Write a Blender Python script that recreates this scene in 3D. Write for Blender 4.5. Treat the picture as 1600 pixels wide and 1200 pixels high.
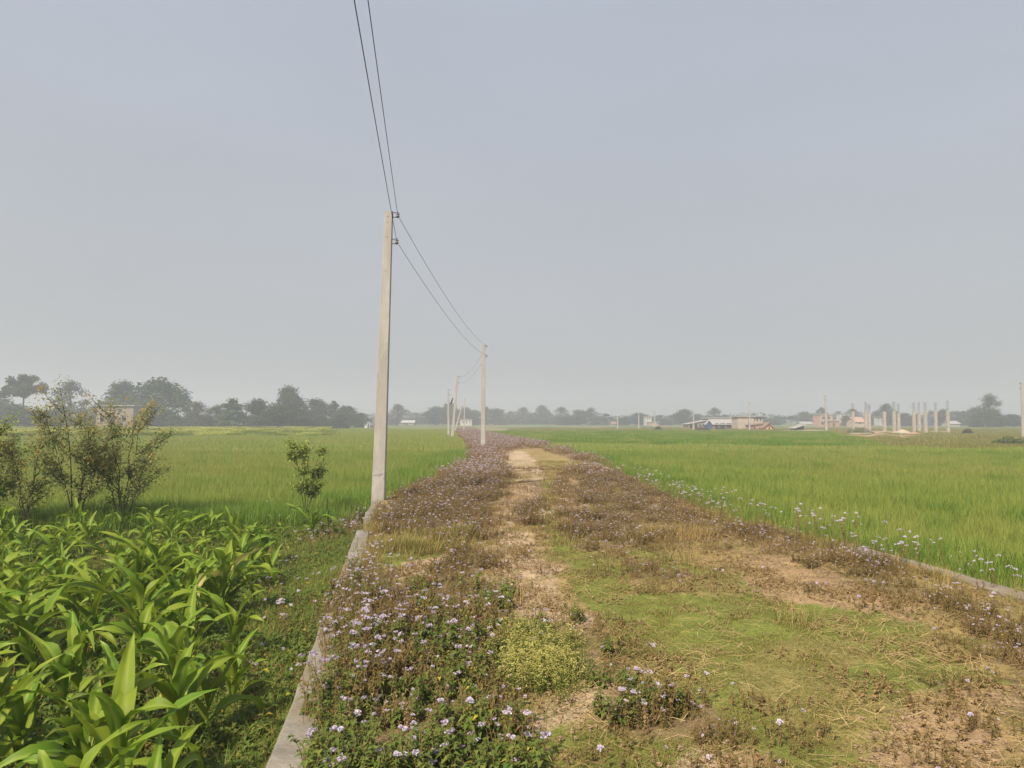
import bpy, math, random
import numpy as np
from mathutils import Vector, Matrix, noise
R = math.radians
random.seed(7); rng = np.random.default_rng(11)
for o in list(bpy.data.objects): bpy.data.objects.remove(o)
S = bpy.context.scene
COL = S.collection

# ------------------------------------------------------------------ camera, sky, sun, exposure
F = 1200.0; CAMZ = 1.65; PITCH = math.atan(57 / F)
cam = bpy.data.cameras.new('camera'); cam.sensor_width = 36; cam.lens = 27.0
cam.clip_start = 0.05; cam.clip_end = 6000
camo = bpy.data.objects.new('camera', cam); COL.objects.link(camo)
camo.location = (0, 0, CAMZ); camo.rotation_euler = (R(90) + PITCH, 0, 0)
S.camera = camo
SUN_EL, SUN_AZ = 44.0, 214.0          # azimuth clockwise from +Y (view direction)
w = bpy.data.worlds.new('World'); S.world = w; w.use_nodes = True
nt = w.node_tree; nt.nodes.clear()
wo = nt.nodes.new('ShaderNodeOutputWorld'); bg = nt.nodes.new('ShaderNodeBackground')
sky = nt.nodes.new('ShaderNodeTexSky'); sky.sky_type = 'NISHITA'; sky.sun_disc = False
sky.sun_elevation = R(SUN_EL); sky.sun_rotation = R(SUN_AZ)
sky.air_density = 1.0; sky.dust_density = 4.0; sky.ozone_density = 2.0; sky.altitude = 80
# smog veil: a pale even layer over the blue, thicker towards the horizon
tc = nt.nodes.new('ShaderNodeTexCoord'); sep = nt.nodes.new('ShaderNodeSeparateXYZ')
nt.links.new(tc.outputs['Generated'], sep.inputs[0])
rmp = nt.nodes.new('ShaderNodeValToRGB'); nt.links.new(sep.outputs['Z'], rmp.inputs[0])
cr = rmp.color_ramp
cr.elements[0].position = 0.0; cr.elements[0].color = (4.25, 4.3, 4.42, 1)
cr.elements[1].position = 1.0; cr.elements[1].color = (4.2, 5.1, 6.8, 1)
e = cr.elements.new(0.18); e.color = (4.5, 4.62, 4.85, 1)
e = cr.elements.new(0.5); e.color = (4.55, 4.98, 5.75, 1)
mx = nt.nodes.new('ShaderNodeMix'); mx.data_type = 'RGBA'; mx.inputs[0].default_value = 0.85
nt.links.new(sky.outputs[0], mx.inputs[6]); nt.links.new(rmp.outputs[0], mx.inputs[7])
bg.inputs[1].default_value = 0.078
cn = nt.nodes.new('ShaderNodeTexNoise'); cn.inputs['Scale'].default_value = 1.6; cn.inputs['Detail'].default_value = 5     # faint thin cloud
cm = nt.nodes.new('ShaderNodeMapping'); cm.inputs['Scale'].default_value = (1, 1, 3.2); nt.links.new(tc.outputs['Generated'], cm.inputs[0]); nt.links.new(cm.outputs[0], cn.inputs['Vector'])
cr2 = nt.nodes.new('ShaderNodeMapRange'); nt.links.new(cn.outputs['Fac'], cr2.inputs[0])
for k, q in zip((1, 2, 3, 4), (0.3, 0.7, 0.955, 1.04)): cr2.inputs[k].default_value = q
mm = nt.nodes.new('ShaderNodeMix'); mm.data_type = 'RGBA'; mm.blend_type = 'MULTIPLY'; mm.inputs[0].default_value = 1
nt.links.new(mx.outputs[2], mm.inputs[6]); nt.links.new(cr2.outputs[0], mm.inputs[7])
nt.links.new(mm.outputs[2], bg.inputs[0]); nt.links.new(bg.outputs[0], wo.inputs[0])
sl = bpy.data.lights.new('sun', 'SUN'); sl.energy = 5.0; sl.angle = R(2.0); sl.color = (1.0, 0.89, 0.72)
slo = bpy.data.objects.new('sun', sl); COL.objects.link(slo)
sd = Vector((math.sin(R(SUN_AZ)) * math.cos(R(SUN_EL)), math.cos(R(SUN_AZ)) * math.cos(R(SUN_EL)), math.sin(R(SUN_EL))))
slo.rotation_euler = sd.to_track_quat('Z', 'Y').to_euler()
S.view_settings.view_transform = 'Standard'; S.view_settings.look = 'None'
S.view_settings.exposure = 0.52; S.view_settings.gamma = 1.0; S.view_settings.use_curve_mapping = False
cy = S.cycles
cy.max_bounces = 6; cy.diffuse_bounces = 3; cy.glossy_bounces = 2; cy.transmission_bounces = 3
cy.transparent_max_bounces = 8; cy.volume_bounces = 1; cy.use_denoising = True

# ------------------------------------------------------------------ measuring helpers
cp, sp_ = math.cos(PITCH), math.sin(PITCH)
def ray(u, v):
    a, b = (u - 800) / F, (600 - v) / F
    return a, cp - b * sp_, sp_ + b * cp
def at(u, v, z=0.0):                  # ground point seen at pixel (u, v) on height z
    x, y, k = ray(u, v); t = (z - CAMZ) / k
    return x * t, y * t
def X(u, d, v=657): x, y, k = ray(u, v); return x * d / y
def Z(v, d): x, y, k = ray(800, v); return CAMZ + k * d / y
GZ = -0.40                            # level of the fields
def interp(tab, y):
    ys = [p[1] for p in tab]; xs = [p[0] for p in tab]
    return np.interp(y, ys, xs)
LEFT = [(-0.35, -3), (-1.05, 3.65), (-2.2, 11.4), (-2.75, 16), (-2.5, 21), (-1.85, 28), (-1.6, 38), (-2.6, 54), (-5.0, 80), (-9, 130), (-13, 200)]
RIGHT = [(5.5, -3), (4.85, 7.1), (4.45, 10.15), (3.75, 13), (3.4, 18), (3.5, 25), (3.3, 35), (2.6, 46), (0.6, 66), (-2.6, 95), (-6.5, 130), (-10.5, 200)]
def lx(y): return interp(LEFT, y)
def rx(y): return interp(RIGHT, y)
def nz(x, y, s, seed=0.0): return noise.noise(Vector((x * s, y * s, seed)))
def zpath(x, y):
    return 0.035 * nz(x, y, 0.9, 3) + 0.018 * nz(x, y, 3.1, 9) - 0.03
def inpoly(px, py, poly):
    r = False; j = len(poly) - 1
    for i in range(len(poly)):
        xi, yi = poly[i]; xj, yj = poly[j]
        if (yi > py) != (yj > py) and px < (xj - xi) * (py - yi) / (yj - yi) + xi: r = not r
        j = i
    return r

# ------------------------------------------------------------------ object helpers
def tag(o, label=None, cat=None, group=None, kind=None):
    if label: o['label'] = label
    if cat: o['category'] = cat
    if group: o['group'] = group
    if kind: o['kind'] = kind
    return o
def empty(name, loc, rz=0.0):
    o = bpy.data.objects.new(name, None); COL.objects.link(o); o.location = loc; o.rotation_euler = (0, 0, rz)
    o.empty_display_size = 0.2; return o
class MB:
    def __init__(s): s.v = []; s.f = []; s.m = []; s.a = []
    def add(s, vs, fs, mi=0, a=0.5):
        n = len(s.v); s.v.extend([tuple(p) for p in vs])
        s.a.extend(a if isinstance(a, (list, tuple)) else [a] * len(vs))
        for f in fs: s.f.append(tuple(i + n for i in f)); s.m.append(mi)
    def box(s, x0, x1, y0, y1, z0, z1, mi=0, a=0.5):
        s.add([(x0, y0, z0), (x1, y0, z0), (x1, y1, z0), (x0, y1, z0), (x0, y0, z1), (x1, y0, z1), (x1, y1, z1), (x0, y1, z1)],
              [(0, 3, 2, 1), (4, 5, 6, 7), (0, 1, 5, 4), (1, 2, 6, 5), (2, 3, 7, 6), (3, 0, 4, 7)], mi, a)
    def tube(s, pts, rad, n=6, mi=0, a=0.5, cap=True):
        pts = [Vector(p) for p in pts]; rs = rad if isinstance(rad, (list, tuple)) else [rad] * len(pts)
        vs = []; fs = []
        for i, p in enumerate(pts):
            t = (pts[min(i + 1, len(pts) - 1)] - pts[max(i - 1, 0)]).normalized()
            u = t.cross(Vector((0, 0, 1)) if abs(t.z) < 0.9 else Vector((1, 0, 0))).normalized(); q = t.cross(u)
            for k in range(n):
                an = 2 * math.pi * k / n
                vs.append(p + (u * math.cos(an) + q * math.sin(an)) * rs[i])
        for i in range(len(pts) - 1):
            for k in range(n):
                fs.append((i * n + k, i * n + (k + 1) % n, (i + 1) * n + (k + 1) % n, (i + 1) * n + k))
        if cap: fs += [tuple(range(n))[::-1], tuple((len(pts) - 1) * n + k for k in range(n))]
        s.add(vs, fs, mi, a)
    def build(s, name, mats, parent=None, smooth=False, link=True, loc=None):
        me = bpy.data.meshes.new(name); me.from_pydata(s.v, [], s.f)
        mats = mats if isinstance(mats, (list, tuple)) else [mats]
        for m in mats: me.materials.append(m)
        me.polygons.foreach_set('material_index', s.m)
        at_ = me.attributes.new('v', 'FLOAT', 'POINT'); at_.data.foreach_set('value', [float(q) for q in s.a])
        if smooth: me.polygons.foreach_set('use_smooth', [True] * len(s.f))
        me.update()
        o = bpy.data.objects.new(name, me)
        if link: COL.objects.link(o)
        if parent: o.parent = parent
        if loc: o.location = loc
        return o
def copy_tree(o, parent=None):
    c = o.copy(); COL.objects.link(c); c.parent = parent
    for ch in list(o.children): copy_tree(ch, c)
    return c

# ------------------------------------------------------------------ materials
def mat(name, c1, c2=None, scale=5.0, rough=0.85, trans=0.0, rnd=0.0, attr=None, c3=None, bump=0.0, detail=4.0, world=True, spec=0.3, stretch=None, tcol=None, wscale=None, wc=None):
    g_ = lambda c, e=1.14: tuple(q ** e for q in c) if isinstance(c, tuple) else c
    c1, c2, c3, attr, wc = g_(c1), g_(c2), g_(c3), g_(attr), g_(wc)
    m = bpy.data.materials.new(name); m.use_nodes = True; n = m.node_tree; n.nodes.clear(); L = n.links.new
    out = n.nodes.new('ShaderNodeOutputMaterial'); p = n.nodes.new('ShaderNodeBsdfPrincipled')
    p.inputs['Roughness'].default_value = rough; p.inputs['Specular IOR Level'].default_value = spec
    if world: src = n.nodes.new('ShaderNodeNewGeometry').outputs['Position']
    else: src = n.nodes.new('ShaderNodeTexCoord').outputs['Object']
    if stretch:
        mp = n.nodes.new('ShaderNodeMapping'); mp.inputs['Scale'].default_value = stretch; L(src, mp.inputs[0]); src = mp.outputs[0]
    tx = n.nodes.new('ShaderNodeTexNoise'); tx.inputs['Scale'].default_value = scale; tx.inputs['Detail'].default_value = detail; L(src, tx.inputs['Vector'])
    def mixc(f, a, b, fac=None):
        x = n.nodes.new('ShaderNodeMix'); x.data_type = 'RGBA'
        if isinstance(f, float): x.inputs[0].default_value = f
        else: L(f, x.inputs[0])
        for k, q in ((6, a), (7, b)):
            if isinstance(q, tuple): x.inputs[k].default_value = (*q, 1)
            else: L(q, x.inputs[k])
        return x.outputs[2]
    def mr(s_, a, b, c=0.0, d=1.0):
        x = n.nodes.new('ShaderNodeMapRange'); L(s_, x.inputs[0])
        for k, q in zip((1, 2, 3, 4), (a, b, c, d)): x.inputs[k].default_value = q
        return x.outputs[0]
    c2 = c2 or tuple(q * 0.8 for q in c1)
    col = mixc(mr(tx.outputs['Fac'], 0.35, 0.65), c1, c2)
    if wscale:
        t2 = n.nodes.new('ShaderNodeTexNoise'); t2.inputs['Scale'].default_value = wscale; t2.inputs['Detail'].default_value = 5; L(src, t2.inputs['Vector'])
        col = mixc(mr(t2.outputs['Fac'], 0.42, 0.62), col, wc)
    if attr:
        an = n.nodes.new('ShaderNodeAttribute'); an.attribute_name = 'v'
        col = mixc(an.outputs['Fac'], col, attr)
    if rnd:
        oi = n.nodes.new('ShaderNodeObjectInfo')
        col = mixc(mr(oi.outputs['Random'], 0, 1, 0, rnd), col, c3 or c2)
    L(col, p.inputs['Base Color'])
    if bump:
        b = n.nodes.new('ShaderNodeBump'); b.inputs['Strength'].default_value = bump; b.inputs['Distance'].default_value = 0.02
        t3 = n.nodes.new('ShaderNodeTexNoise'); t3.inputs['Scale'].default_value = scale * 4; t3.inputs['Detail'].default_value = 6; L(src, t3.inputs['Vector'])
        L(t3.outputs['Fac'], b.inputs['Height']); L(b.outputs[0], p.inputs['Normal'])
    if trans:
        tr = n.nodes.new('ShaderNodeBsdfTranslucent'); L(col, tr.inputs[0])
        ms = n.nodes.new('ShaderNodeMixShader'); ms.inputs[0].default_value = trans
        L(p.outputs[0], ms.inputs[1]); L(tr.outputs[0], ms.inputs[2]); L(ms.outputs[0], out.inputs[0])
    else: L(p.outputs[0], out.inputs[0])
    return m
M = {}
M['wheat'] = mat('wheat_leaf', (0.28, 0.34, 0.07), (0.235, 0.31, 0.055), 0.25, 0.6, 0.4, rnd=0.5, c3=(0.30, 0.35, 0.07), attr=(0.42, 0.46, 0.14), wscale=0.09, wc=(0.34, 0.345, 0.10), spec=0.15)
M['wheat_deep'] = mat('wheat_leaf_green', (0.20, 0.31, 0.05), (0.165, 0.27, 0.04), 0.25, 0.6, 0.4, rnd=0.5, c3=(0.20, 0.31, 0.05), attr=(0.28, 0.38, 0.09), spec=0.15)
M['mustard'] = mat('mustard_bloom', (0.42, 0.41, 0.08), (0.34, 0.37, 0.06), 2, 0.7, 0.3)
M['grass'] = mat('grass_blade', (0.20, 0.265, 0.038), (0.145, 0.22, 0.03), 1.2, 0.65, 0.35, rnd=0.6, c3=(0.30, 0.27, 0.08), attr=(0.46, 0.36, 0.15))
M['drygrass'] = mat('dry_grass_blade', (0.42, 0.28, 0.11), (0.34, 0.21, 0.08), 2, 0.75, 0.2, rnd=0.6, c3=(0.30, 0.26, 0.10), attr=(0.48, 0.36, 0.18))
M['straw'] = mat('straw', (0.55, 0.42, 0.22), (0.42, 0.30, 0.15), 6, 0.7, 0.1)
M['weed_leaf'] = mat('weed_leaf', (0.14, 0.16, 0.035), (0.20, 0.16, 0.045), 3, 0.65, 0.3, rnd=0.7, c3=(0.25, 0.17, 0.055), attr=(0.30, 0.20, 0.08))
M['weed_green'] = mat('weed_leaf_green', (0.14, 0.22, 0.035), (0.11, 0.18, 0.03), 3, 0.6, 0.3, rnd=0.5, c3=(0.15, 0.18, 0.04), attr=(0.26, 0.27, 0.06))
M['weed_brown'] = mat('weed_leaf_brown', (0.29, 0.20, 0.09), (0.22, 0.16, 0.07), 3, 0.8, 0.15, rnd=0.6, c3=(0.32, 0.24, 0.10), attr=(0.42, 0.28, 0.14))
M['weed_stem'] = mat('weed_stem', (0.25, 0.16, 0.085), (0.18, 0.125, 0.06), 8, 0.8)
M['lilac'] = mat('lilac_bloom', (0.56, 0.49, 0.64), (0.68, 0.62, 0.73), 9, 0.8, 0.2, rnd=0.5, c3=(0.66, 0.56, 0.60))
M['yellowleaf'] = mat('yellow_leaf', (0.55, 0.42, 0.04), (0.45, 0.38, 0.06), 9, 0.6, 0.3)
M['cream_bloom'] = mat('cream_bloom', (0.62, 0.57, 0.24), (0.54, 0.50, 0.16), 9, 0.7, 0.2)
M['maize_leaf'] = mat('maize_leaf', (0.115, 0.225, 0.016), (0.155, 0.27, 0.022), 5, 0.5, 0.36, rnd=0.75, c3=(0.30, 0.35, 0.04), attr=(0.40, 0.48, 0.12), spec=0.2)
M['maize_pale'] = mat('maize_leaf_yellowed', (0.42, 0.38, 0.12), (0.30, 0.33, 0.08), 5, 0.5, 0.33, attr=(0.60, 0.48, 0.25))
M['maize_stalk'] = mat('maize_stalk', (0.20, 0.27, 0.07), (0.15, 0.22, 0.06), 8, 0.5, 0.0)
M['concrete'] = mat('old_concrete', (0.33, 0.30, 0.255), (0.22, 0.20, 0.165), 5, 0.9, bump=0.6, detail=8, wscale=1.3, wc=(0.25, 0.20, 0.14))
M['pole'] = mat('pole_concrete', (0.44, 0.42, 0.395), (0.345, 0.325, 0.30), 3, 0.85, bump=0.5, detail=10, world=False, wscale=1.6, wc=(0.37, 0.34, 0.31), stretch=(2.5, 2.5, .6))
M['column'] = mat('column_concrete', (0.42, 0.39, 0.34), (0.35, 0.32, 0.27), 1.5, 0.9)
M['steel'] = mat('weathered_steel', (0.10, 0.10, 0.11), (0.07, 0.07, 0.075), 20, 0.6)
M['rebar'] = mat('rebar', (0.17, 0.14, 0.13), (0.12, 0.10, 0.10), 20, 0.7)
M['porcelain'] = mat('porcelain', (0.30, 0.29, 0.30), (0.20, 0.20, 0.22), 20, 0.3)
M['wire'] = mat('wire_metal', (0.09, 0.09, 0.11), (0.07, 0.07, 0.08), 20, 0.6)
M['bark'] = mat('bark', (0.10, 0.075, 0.05), (0.07, 0.05, 0.035), 8, 0.9)
M['bark_pale'] = mat('pale_twig', (0.15, 0.11, 0.09), (0.11, 0.08, 0.07), 8, 0.9)
M['tree_dark'] = mat('tree_leaf_dark', (0.030, 0.062, 0.018), (0.044, 0.082, 0.024), 0.3, 0.8, 0.2, attr=(0.06, 0.10, 0.035), rnd=0.5, c3=(0.05, 0.055, 0.03))
M['tree_green'] = mat('tree_leaf_green', (0.06, 0.11, 0.028), (0.08, 0.135, 0.033), 0.3, 0.7, 0.2, attr=(0.10, 0.14, 0.05), rnd=0.4)
M['tree_brown'] = mat('tree_leaf_brown', (0.065, 0.065, 0.04), (0.08, 0.08, 0.05), 0.3, 0.8, 0.2, attr=(0.11, 0.105, 0.07), rnd=0.4)
M['shrub_leaf'] = mat('shrub_leaf', (0.20, 0.29, 0.075), (0.26, 0.31, 0.10), 2.5, 0.65, 0.45, attr=(0.44, 0.37, 0.18))
M['shrub_green'] = mat('shrub_leaf_green', (0.16, 0.26, 0.05), (0.22, 0.29, 0.06), 2.5, 0.6, 0.4, attr=(0.42, 0.46, 0.13))
M['orange'] = mat('orange_bloom', (0.75, 0.42, 0.06), (0.70, 0.50, 0.10), 5, 0.7, 0.2)
def paint(name, c, r=0.8): return mat(name, c, tuple(q * 0.85 for q in c), 1.5, r, detail=6)
M['white_wall'] = paint('white_wall', (0.52, 0.51, 0.49)); M['pink_wall'] = paint('pink_wall', (0.50, 0.34, 0.27))
M['cream_wall'] = paint('cream_wall', (0.48, 0.40, 0.32)); M['brick'] = paint('brick', (0.42, 0.26, 0.19))
M['blue'] = paint('blue_sheet', (0.04, 0.085, 0.21)); M['tin'] = paint('tin_roof', (0.42, 0.40, 0.38), 0.8)
M['rusty'] = paint('rusty_roof', (0.30, 0.20, 0.16)); M['dark'] = paint('dark_opening', (0.05, 0.045, 0.045))
M['orange_wall'] = paint('orange_wall', (0.72, 0.42, 0.20)); M['mud'] = paint('mud_wall', (0.30, 0.24, 0.19))
M['soil'] = mat('bare_soil', (0.36, 0.26, 0.17), (0.28, 0.20, 0.13), 1.0, 0.95, bump=0.5)

# ------------------------------------------------------------------ ground sheet of the fields
def poly_fields(x, y):
    """albedo of the earth under the crops at a ground point"""
    d = y
    n1 = nz(x, y, 0.05, 1); n2 = nz(x, y, 0.012, 5)
    wheat = (0.16, 0.22, 0.05); fallow = (0.20, 0.245, 0.085); brown = (0.36, 0.25, 0.16); green2 = (0.16, 0.21, 0.05)
    soil = (0.17, 0.125, 0.075)
    if y < 14 and x < float(lx(y)): c = soil
    elif x < float(lx(min(y, 200))):
        c = (0.16, 0.22, 0.05) if y < 150 else fallow
    else:
        c = wheat if y < 58 else (green2 if (y < 118 and x < 0.3 * y) else fallow)
        if 84 < y < 145 and 0.37 * y < x < .585 * y and n1 > -0.3: c = brown
        if 140 < y < 185 and n2 > -0.05: c = (0.27, 0.23, 0.14)
    if y > 185: c = [(0.17, 0.20, 0.07), (0.22, 0.21, 0.10), (0.13, 0.17, 0.06)][int((n2 + 1) * 7) % 3]
    k = 1 + 0.25 * n1
    return tuple(q ** 1.12 * k for q in c)
def col_attr_mat(name, fine=6.0, bump=0.6):
    m = bpy.data.materials.new(name); m.use_nodes = True; n = m.node_tree; p = n.nodes['Principled BSDF']; L = n.links.new
    p.inputs['Roughness'].default_value = 0.95; p.inputs['Specular IOR Level'].default_value = 0.15
    a = n.nodes.new('ShaderNodeAttribute'); a.attribute_name = 'albedo'
    g = n.nodes.new('ShaderNodeNewGeometry'); t = n.nodes.new('ShaderNodeTexNoise'); t.inputs['Scale'].default_value = fine; t.inputs['Detail'].default_value = 9; t.inputs['Roughness'].default_value = 0.7
    L(g.outputs['Position'], t.inputs['Vector'])
    mr = n.nodes.new('ShaderNodeMapRange'); L(t.outputs['Fac'], mr.inputs[0])
    for k, q in zip((1, 2, 3, 4), (0.3, 0.7, 0.6, 1.35)): mr.inputs[k].default_value = q
    x = n.nodes.new('ShaderNodeMix'); x.data_type = 'RGBA'; x.blend_type = 'MULTIPLY'; x.inputs[0].default_value = 1
    L(a.outputs['Color'], x.inputs[6]); L(mr.outputs[0], x.inputs[7]); L(x.outputs[2], p.inputs['Base Color'])
    t2 = n.nodes.new('ShaderNodeTexNoise'); t2.inputs['Scale'].default_value = fine * 5; t2.inputs['Detail'].default_value = 6; L(g.outputs['Position'], t2.inputs['Vector'])
    b = n.nodes.new('ShaderNodeBump'); b.inputs['Strength'].default_value = bump; b.inputs['Distance'].default_value = 0.02
    L(t2.outputs['Fac'], b.inputs['Height']); L(b.outputs[0], p.inputs['Normal'])
    return m
def grid_mesh(name, xs_rows, ys, zf, cf, m):
    vs = []; cols = []; nx = len(xs_rows[0])
    for xs, y in zip(xs_rows, ys):
        for x in xs: vs.append((x, y, zf(x, y))); cols.extend((*cf(x, y), 1))
    fs = [(j * nx + i, j * nx + i + 1, (j + 1) * nx + i + 1, (j + 1) * nx + i) for j in range(len(ys) - 1) for i in range(nx - 1)]
    me = bpy.data.meshes.new(name); me.from_pydata(vs, [], fs); me.materials.append(m)
    ca = me.attributes.new('albedo', 'FLOAT_COLOR', 'POINT'); ca.data.foreach_set('color', cols)
    me.polygons.foreach_set('use_smooth', [True] * len(fs)); me.update()
    o = bpy.data.objects.new(name, me); COL.objects.link(o); return o
GX = 980.0
half = [0.0]; s_ = 0.5
while half[-1] < GX: half.append(min(GX, half[-1] + s_)); s_ = min(s_ * 1.06, 40)
gx = [-q for q in half[::-1]] + half[1:]
gy = [-60, -40, -25, -15, -8, -4, -2]; s_ = 0.5
while gy[-1] < GX: gy.append(min(GX, gy[-1] + s_)); s_ = min(0.5 + max(gy[-1] - 15, 0) * 0.025, 30)
def zground(x, y):
    return GZ + 0.03 * nz(x, y, 0.5, 2) * (1 if y < 60 else 0)
ground = grid_mesh('ground', [gx] * len(gy), gy, zground, poly_fields, col_attr_mat('earth', 3.0, 0.8))
tag(ground, 'flat farmland earth under the crops', 'ground', kind='structure')

# ------------------------------------------------------------------ zones of the raised track, measured on the photo and laid on the ground
def P(pts, z=0.0): return [at(u, v, z) for u, v in pts]
Z_DENSE = [P(q) for q in [
    [(470, 1290), (500, 1080), (535, 985), (560, 930), (600, 905), (690, 890), (740, 900), (775, 930), (760, 980), (770, 1050), (830, 1110), (850, 1200), (800, 1290)],
    [(560, 842), (585, 800), (640, 765), (700, 740), (745, 722), (785, 712), (788, 750), (766, 785), (768, 832), (700, 850), (620, 834)],
    [(700, 850), (770, 850), (782, 895), (720, 905), (670, 890)],
    [(735, 722), (690, 690), (715, 680), (780, 682), (860, 692), (940, 708), (965, 728), (900, 720), (845, 700), (806, 700), (790, 708)],
    [(880, 836), (900, 806), (885, 752), (895, 728), (960, 738), (1010, 758), (1080, 800), (1130, 826), (1050, 844), (940, 858)],
    [(1080, 830), (1180, 818), (1320, 862), (1420, 905), (1600, 965), (1800, 1030), (1800, 1120), (1600, 1060), (1500, 970), (1380, 925), (1230, 905), (1130, 862)],
    [(950, 1080), (1060, 1060), (1140, 1120), (1180, 1180), (1090, 1190), (980, 1150)],
    [(1500, 1050), (1580, 1010), (1700, 1060), (1700, 1180), (1600, 1130)],
    [(720, 905), (900, 960), (985, 1040), (1010, 1085), (900, 1050), (800, 990)],
    [(960, 905), (985, 875), (1075, 880), (1100, 905), (1040, 920)],
    [(795, 815), (810, 775), (845, 775), (850, 820), (820, 832)],
    [(985, 680), (760, 676), (700, 668), (760, 664)],
]]
Z_W = [1.0, 1.0, 0.7, 1.0, 0.9, 0.85, 0.75, 0.4, 0.45, 0.6, 0.6, 0.6]
Z_DIRT = [P(q) for q in [
    [(785, 704), (820, 704), (850, 730), (848, 770), (810, 785), (790, 830), (840, 850), (860, 880), (880, 930), (920, 970), (860, 985), (800, 930), (778, 870), (780, 790), (800, 750)],
    [(870, 735), (905, 745), (900, 770), (925, 800), (890, 800), (868, 770)],
    [(1130, 880), (1250, 880), (1400, 920), (1480, 955), (1380, 960), (1200, 925)],
    [(1380, 1150), (1500, 1080), (1620, 1110), (1620, 1260), (1420, 1260)],
    [(840, 1110), (940, 1050), (980, 1090), (900, 1130), (830, 1160)],
    [(1060, 1290), (980, 1240), (1150, 1190), (1250, 1220), (1250, 1290)],
    [(590, 880), (680, 868), (700, 882), (610, 900)],
]]
Z_GREEN = [P(q) for q in [
    [(842, 752), (858, 752), (880, 830), (1000, 856), (1150, 890), (1330, 930), (1480, 990), (1500, 1060), (1380, 1110), (1200, 1150), (1060, 1060), (940, 960), (880, 900), (845, 840)],
    [(860, 1130), (1000, 1160), (1150, 1200), (1000, 1260), (850, 1230)],
    [(585, 850), (680, 850), (660, 880), (585, 900)],
    [(1150, 1150), (1380, 1120), (1400, 1290), (1180, 1290)],
]]
def zone(x, y):
    """(weed, dirt, green) amounts at a point of the track"""
    wx = x + 0.32 * nz(x, y, 1.3, 20) + 0.12 * nz(x, y, 4.0, 21); wy = y + (0.5 + 0.03 * y) * nz(x, y, 0.9, 30) + 0.15 * nz(x, y, 4.0, 31)
    wd = 0.0
    for q, k in zip(Z_DENSE, Z_W):
        if inpoly(wx, wy, q): wd = max(wd, k)
    if y < 3.0: wd = 0.5 if nz(x, y, 0.7, 8) > 0 else 0.05
    if y > 60: wd = max(wd, 0.6 if nz(x, y, 0.3, 8) > -0.1 else 0.15)
    dt = 1.0 if any(inpoly(wx, wy, q) for q in Z_DIRT) else 0.0
    gr = 1.0 if any(inpoly(wx, wy, q) for q in Z_GREEN) else 0.0
    return wd, dt, gr
def path_col(x, y):
    wd, dt, gr = zone(x, y)
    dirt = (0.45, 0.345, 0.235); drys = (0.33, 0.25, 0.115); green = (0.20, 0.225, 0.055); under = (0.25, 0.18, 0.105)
    c = np.array(drys)
    if gr: c = np.array(green)
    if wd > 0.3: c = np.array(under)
    if dt: c = np.array(dirt) if x < 1.0 else np.array((0.37, 0.26, 0.155))
    if x > 1.2 and not dt and nz(x, y, .8, 15) > .22: c = c * .5 + np.array((0.34, 0.24, 0.12)) * .5
    k = 1 + 0.25 * nz(x, y, 1.7, 12)
    return tuple((c ** 1.14) * k)
py = []; yy = -3.0
while yy < 200: py.append(yy); yy += 0.09 if yy < 14 else (0.25 if yy < 30 else (0.8 if yy < 70 else 4))
prow = []
NX = 90
for yy in py:
    a, b = float(lx(yy)), float(rx(yy)); wa = 0.0 if yy < 16 else 0.5; wb = 0.0 if yy < 12 else 0.6
    if wa == 0: a += 0.03
    row = [a - wa - 0.001] + [a + (b - a) * i / (NX - 1) for i in range(NX)] + [b + wb + 0.001]
    prow.append(row)
def zp_edge(x, y):
    a, b = float(lx(y)), float(rx(y))
    if x < a - (0.0005 if y >= 16 else -0.0295) or x > b + 0.0005: return GZ - 0.12
    return zpath(x, y)
path = grid_mesh('path', prow, py, zp_edge, path_col, col_attr_mat('track_earth', 7.0, 0.9))
tag(path, 'raised earth track running between the fields', 'path', kind='structure')

# ------------------------------------------------------------------ low concrete walls holding the track
def ribbon_wall(name, pts, width, z1, label, broken=()):
    """a low wall with a slightly uneven, chipped top along world points"""
    P_ = []
    for (x0, y0), (x1, y1) in zip(pts[:-1], pts[1:]):
        n = max(1, int(math.hypot(x1 - x0, y1 - y0) / 0.09))
        P_ += [(x0 + (x1 - x0) * i / n, y0 + (y1 - y0) * i / n) for i in range(n)]
    P_.append(pts[-1]); vs = []; fs = []
    for i, (x, y) in enumerate(P_):
        j = min(i + 1, len(P_) - 1); k = max(i - 1, 0)
        t = Vector((P_[j][0] - P_[k][0], P_[j][1] - P_[k][1], 0)).normalized(); nrm = Vector((t.y, -t.x, 0))
        hl = width / 2 + 0.012 * nz(x, y, 3, 40); hr = width / 2 + 0.012 * nz(x, y, 3, 50)
        jx = 0.018 * nz(x, y, 0.8, 60)
        zt = z1 + 0.008 * nz(x, y, 2, 61)
        prof = [(-hl, GZ - 0.15), (-hl, zt - 0.02), (-hl + 0.018, zt), (-hl * 0.3, zt + 0.004 * nz(x, y, 9, 62)), (hr * 0.3, zt + 0.004 * nz(x, y, 9, 63)), (hr - 0.018, zt), (hr, zt - 0.02), (hr, GZ - 0.15)]
        for o_, z in prof: vs.append((x + nrm.x * (o_ + jx), y + nrm.y * (o_ + jx), z))
    n = 8
    for i in range(len(P_) - 1):
        for k in range(n - 1): fs.append((i * n + k, i * n + k + 1, (i + 1) * n + k + 1, (i + 1) * n + k))
    fs.append(tuple(range(n))); fs.append(tuple((len(P_) - 1) * n + k for k in range(n))[::-1])
    m = MB(); m.add(vs, fs); o = m.build(name, M['concrete']); tag(o, label, 'low wall'); return o
W_ = 0.20
lw = [(float(lx(q)) , q) for q in np.linspace(-2.5, 11.55, 12)]
ribbon_wall('low_wall', lw, W_, 0.02, 'low grey concrete wall between the maize and the flowering weeds')
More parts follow.
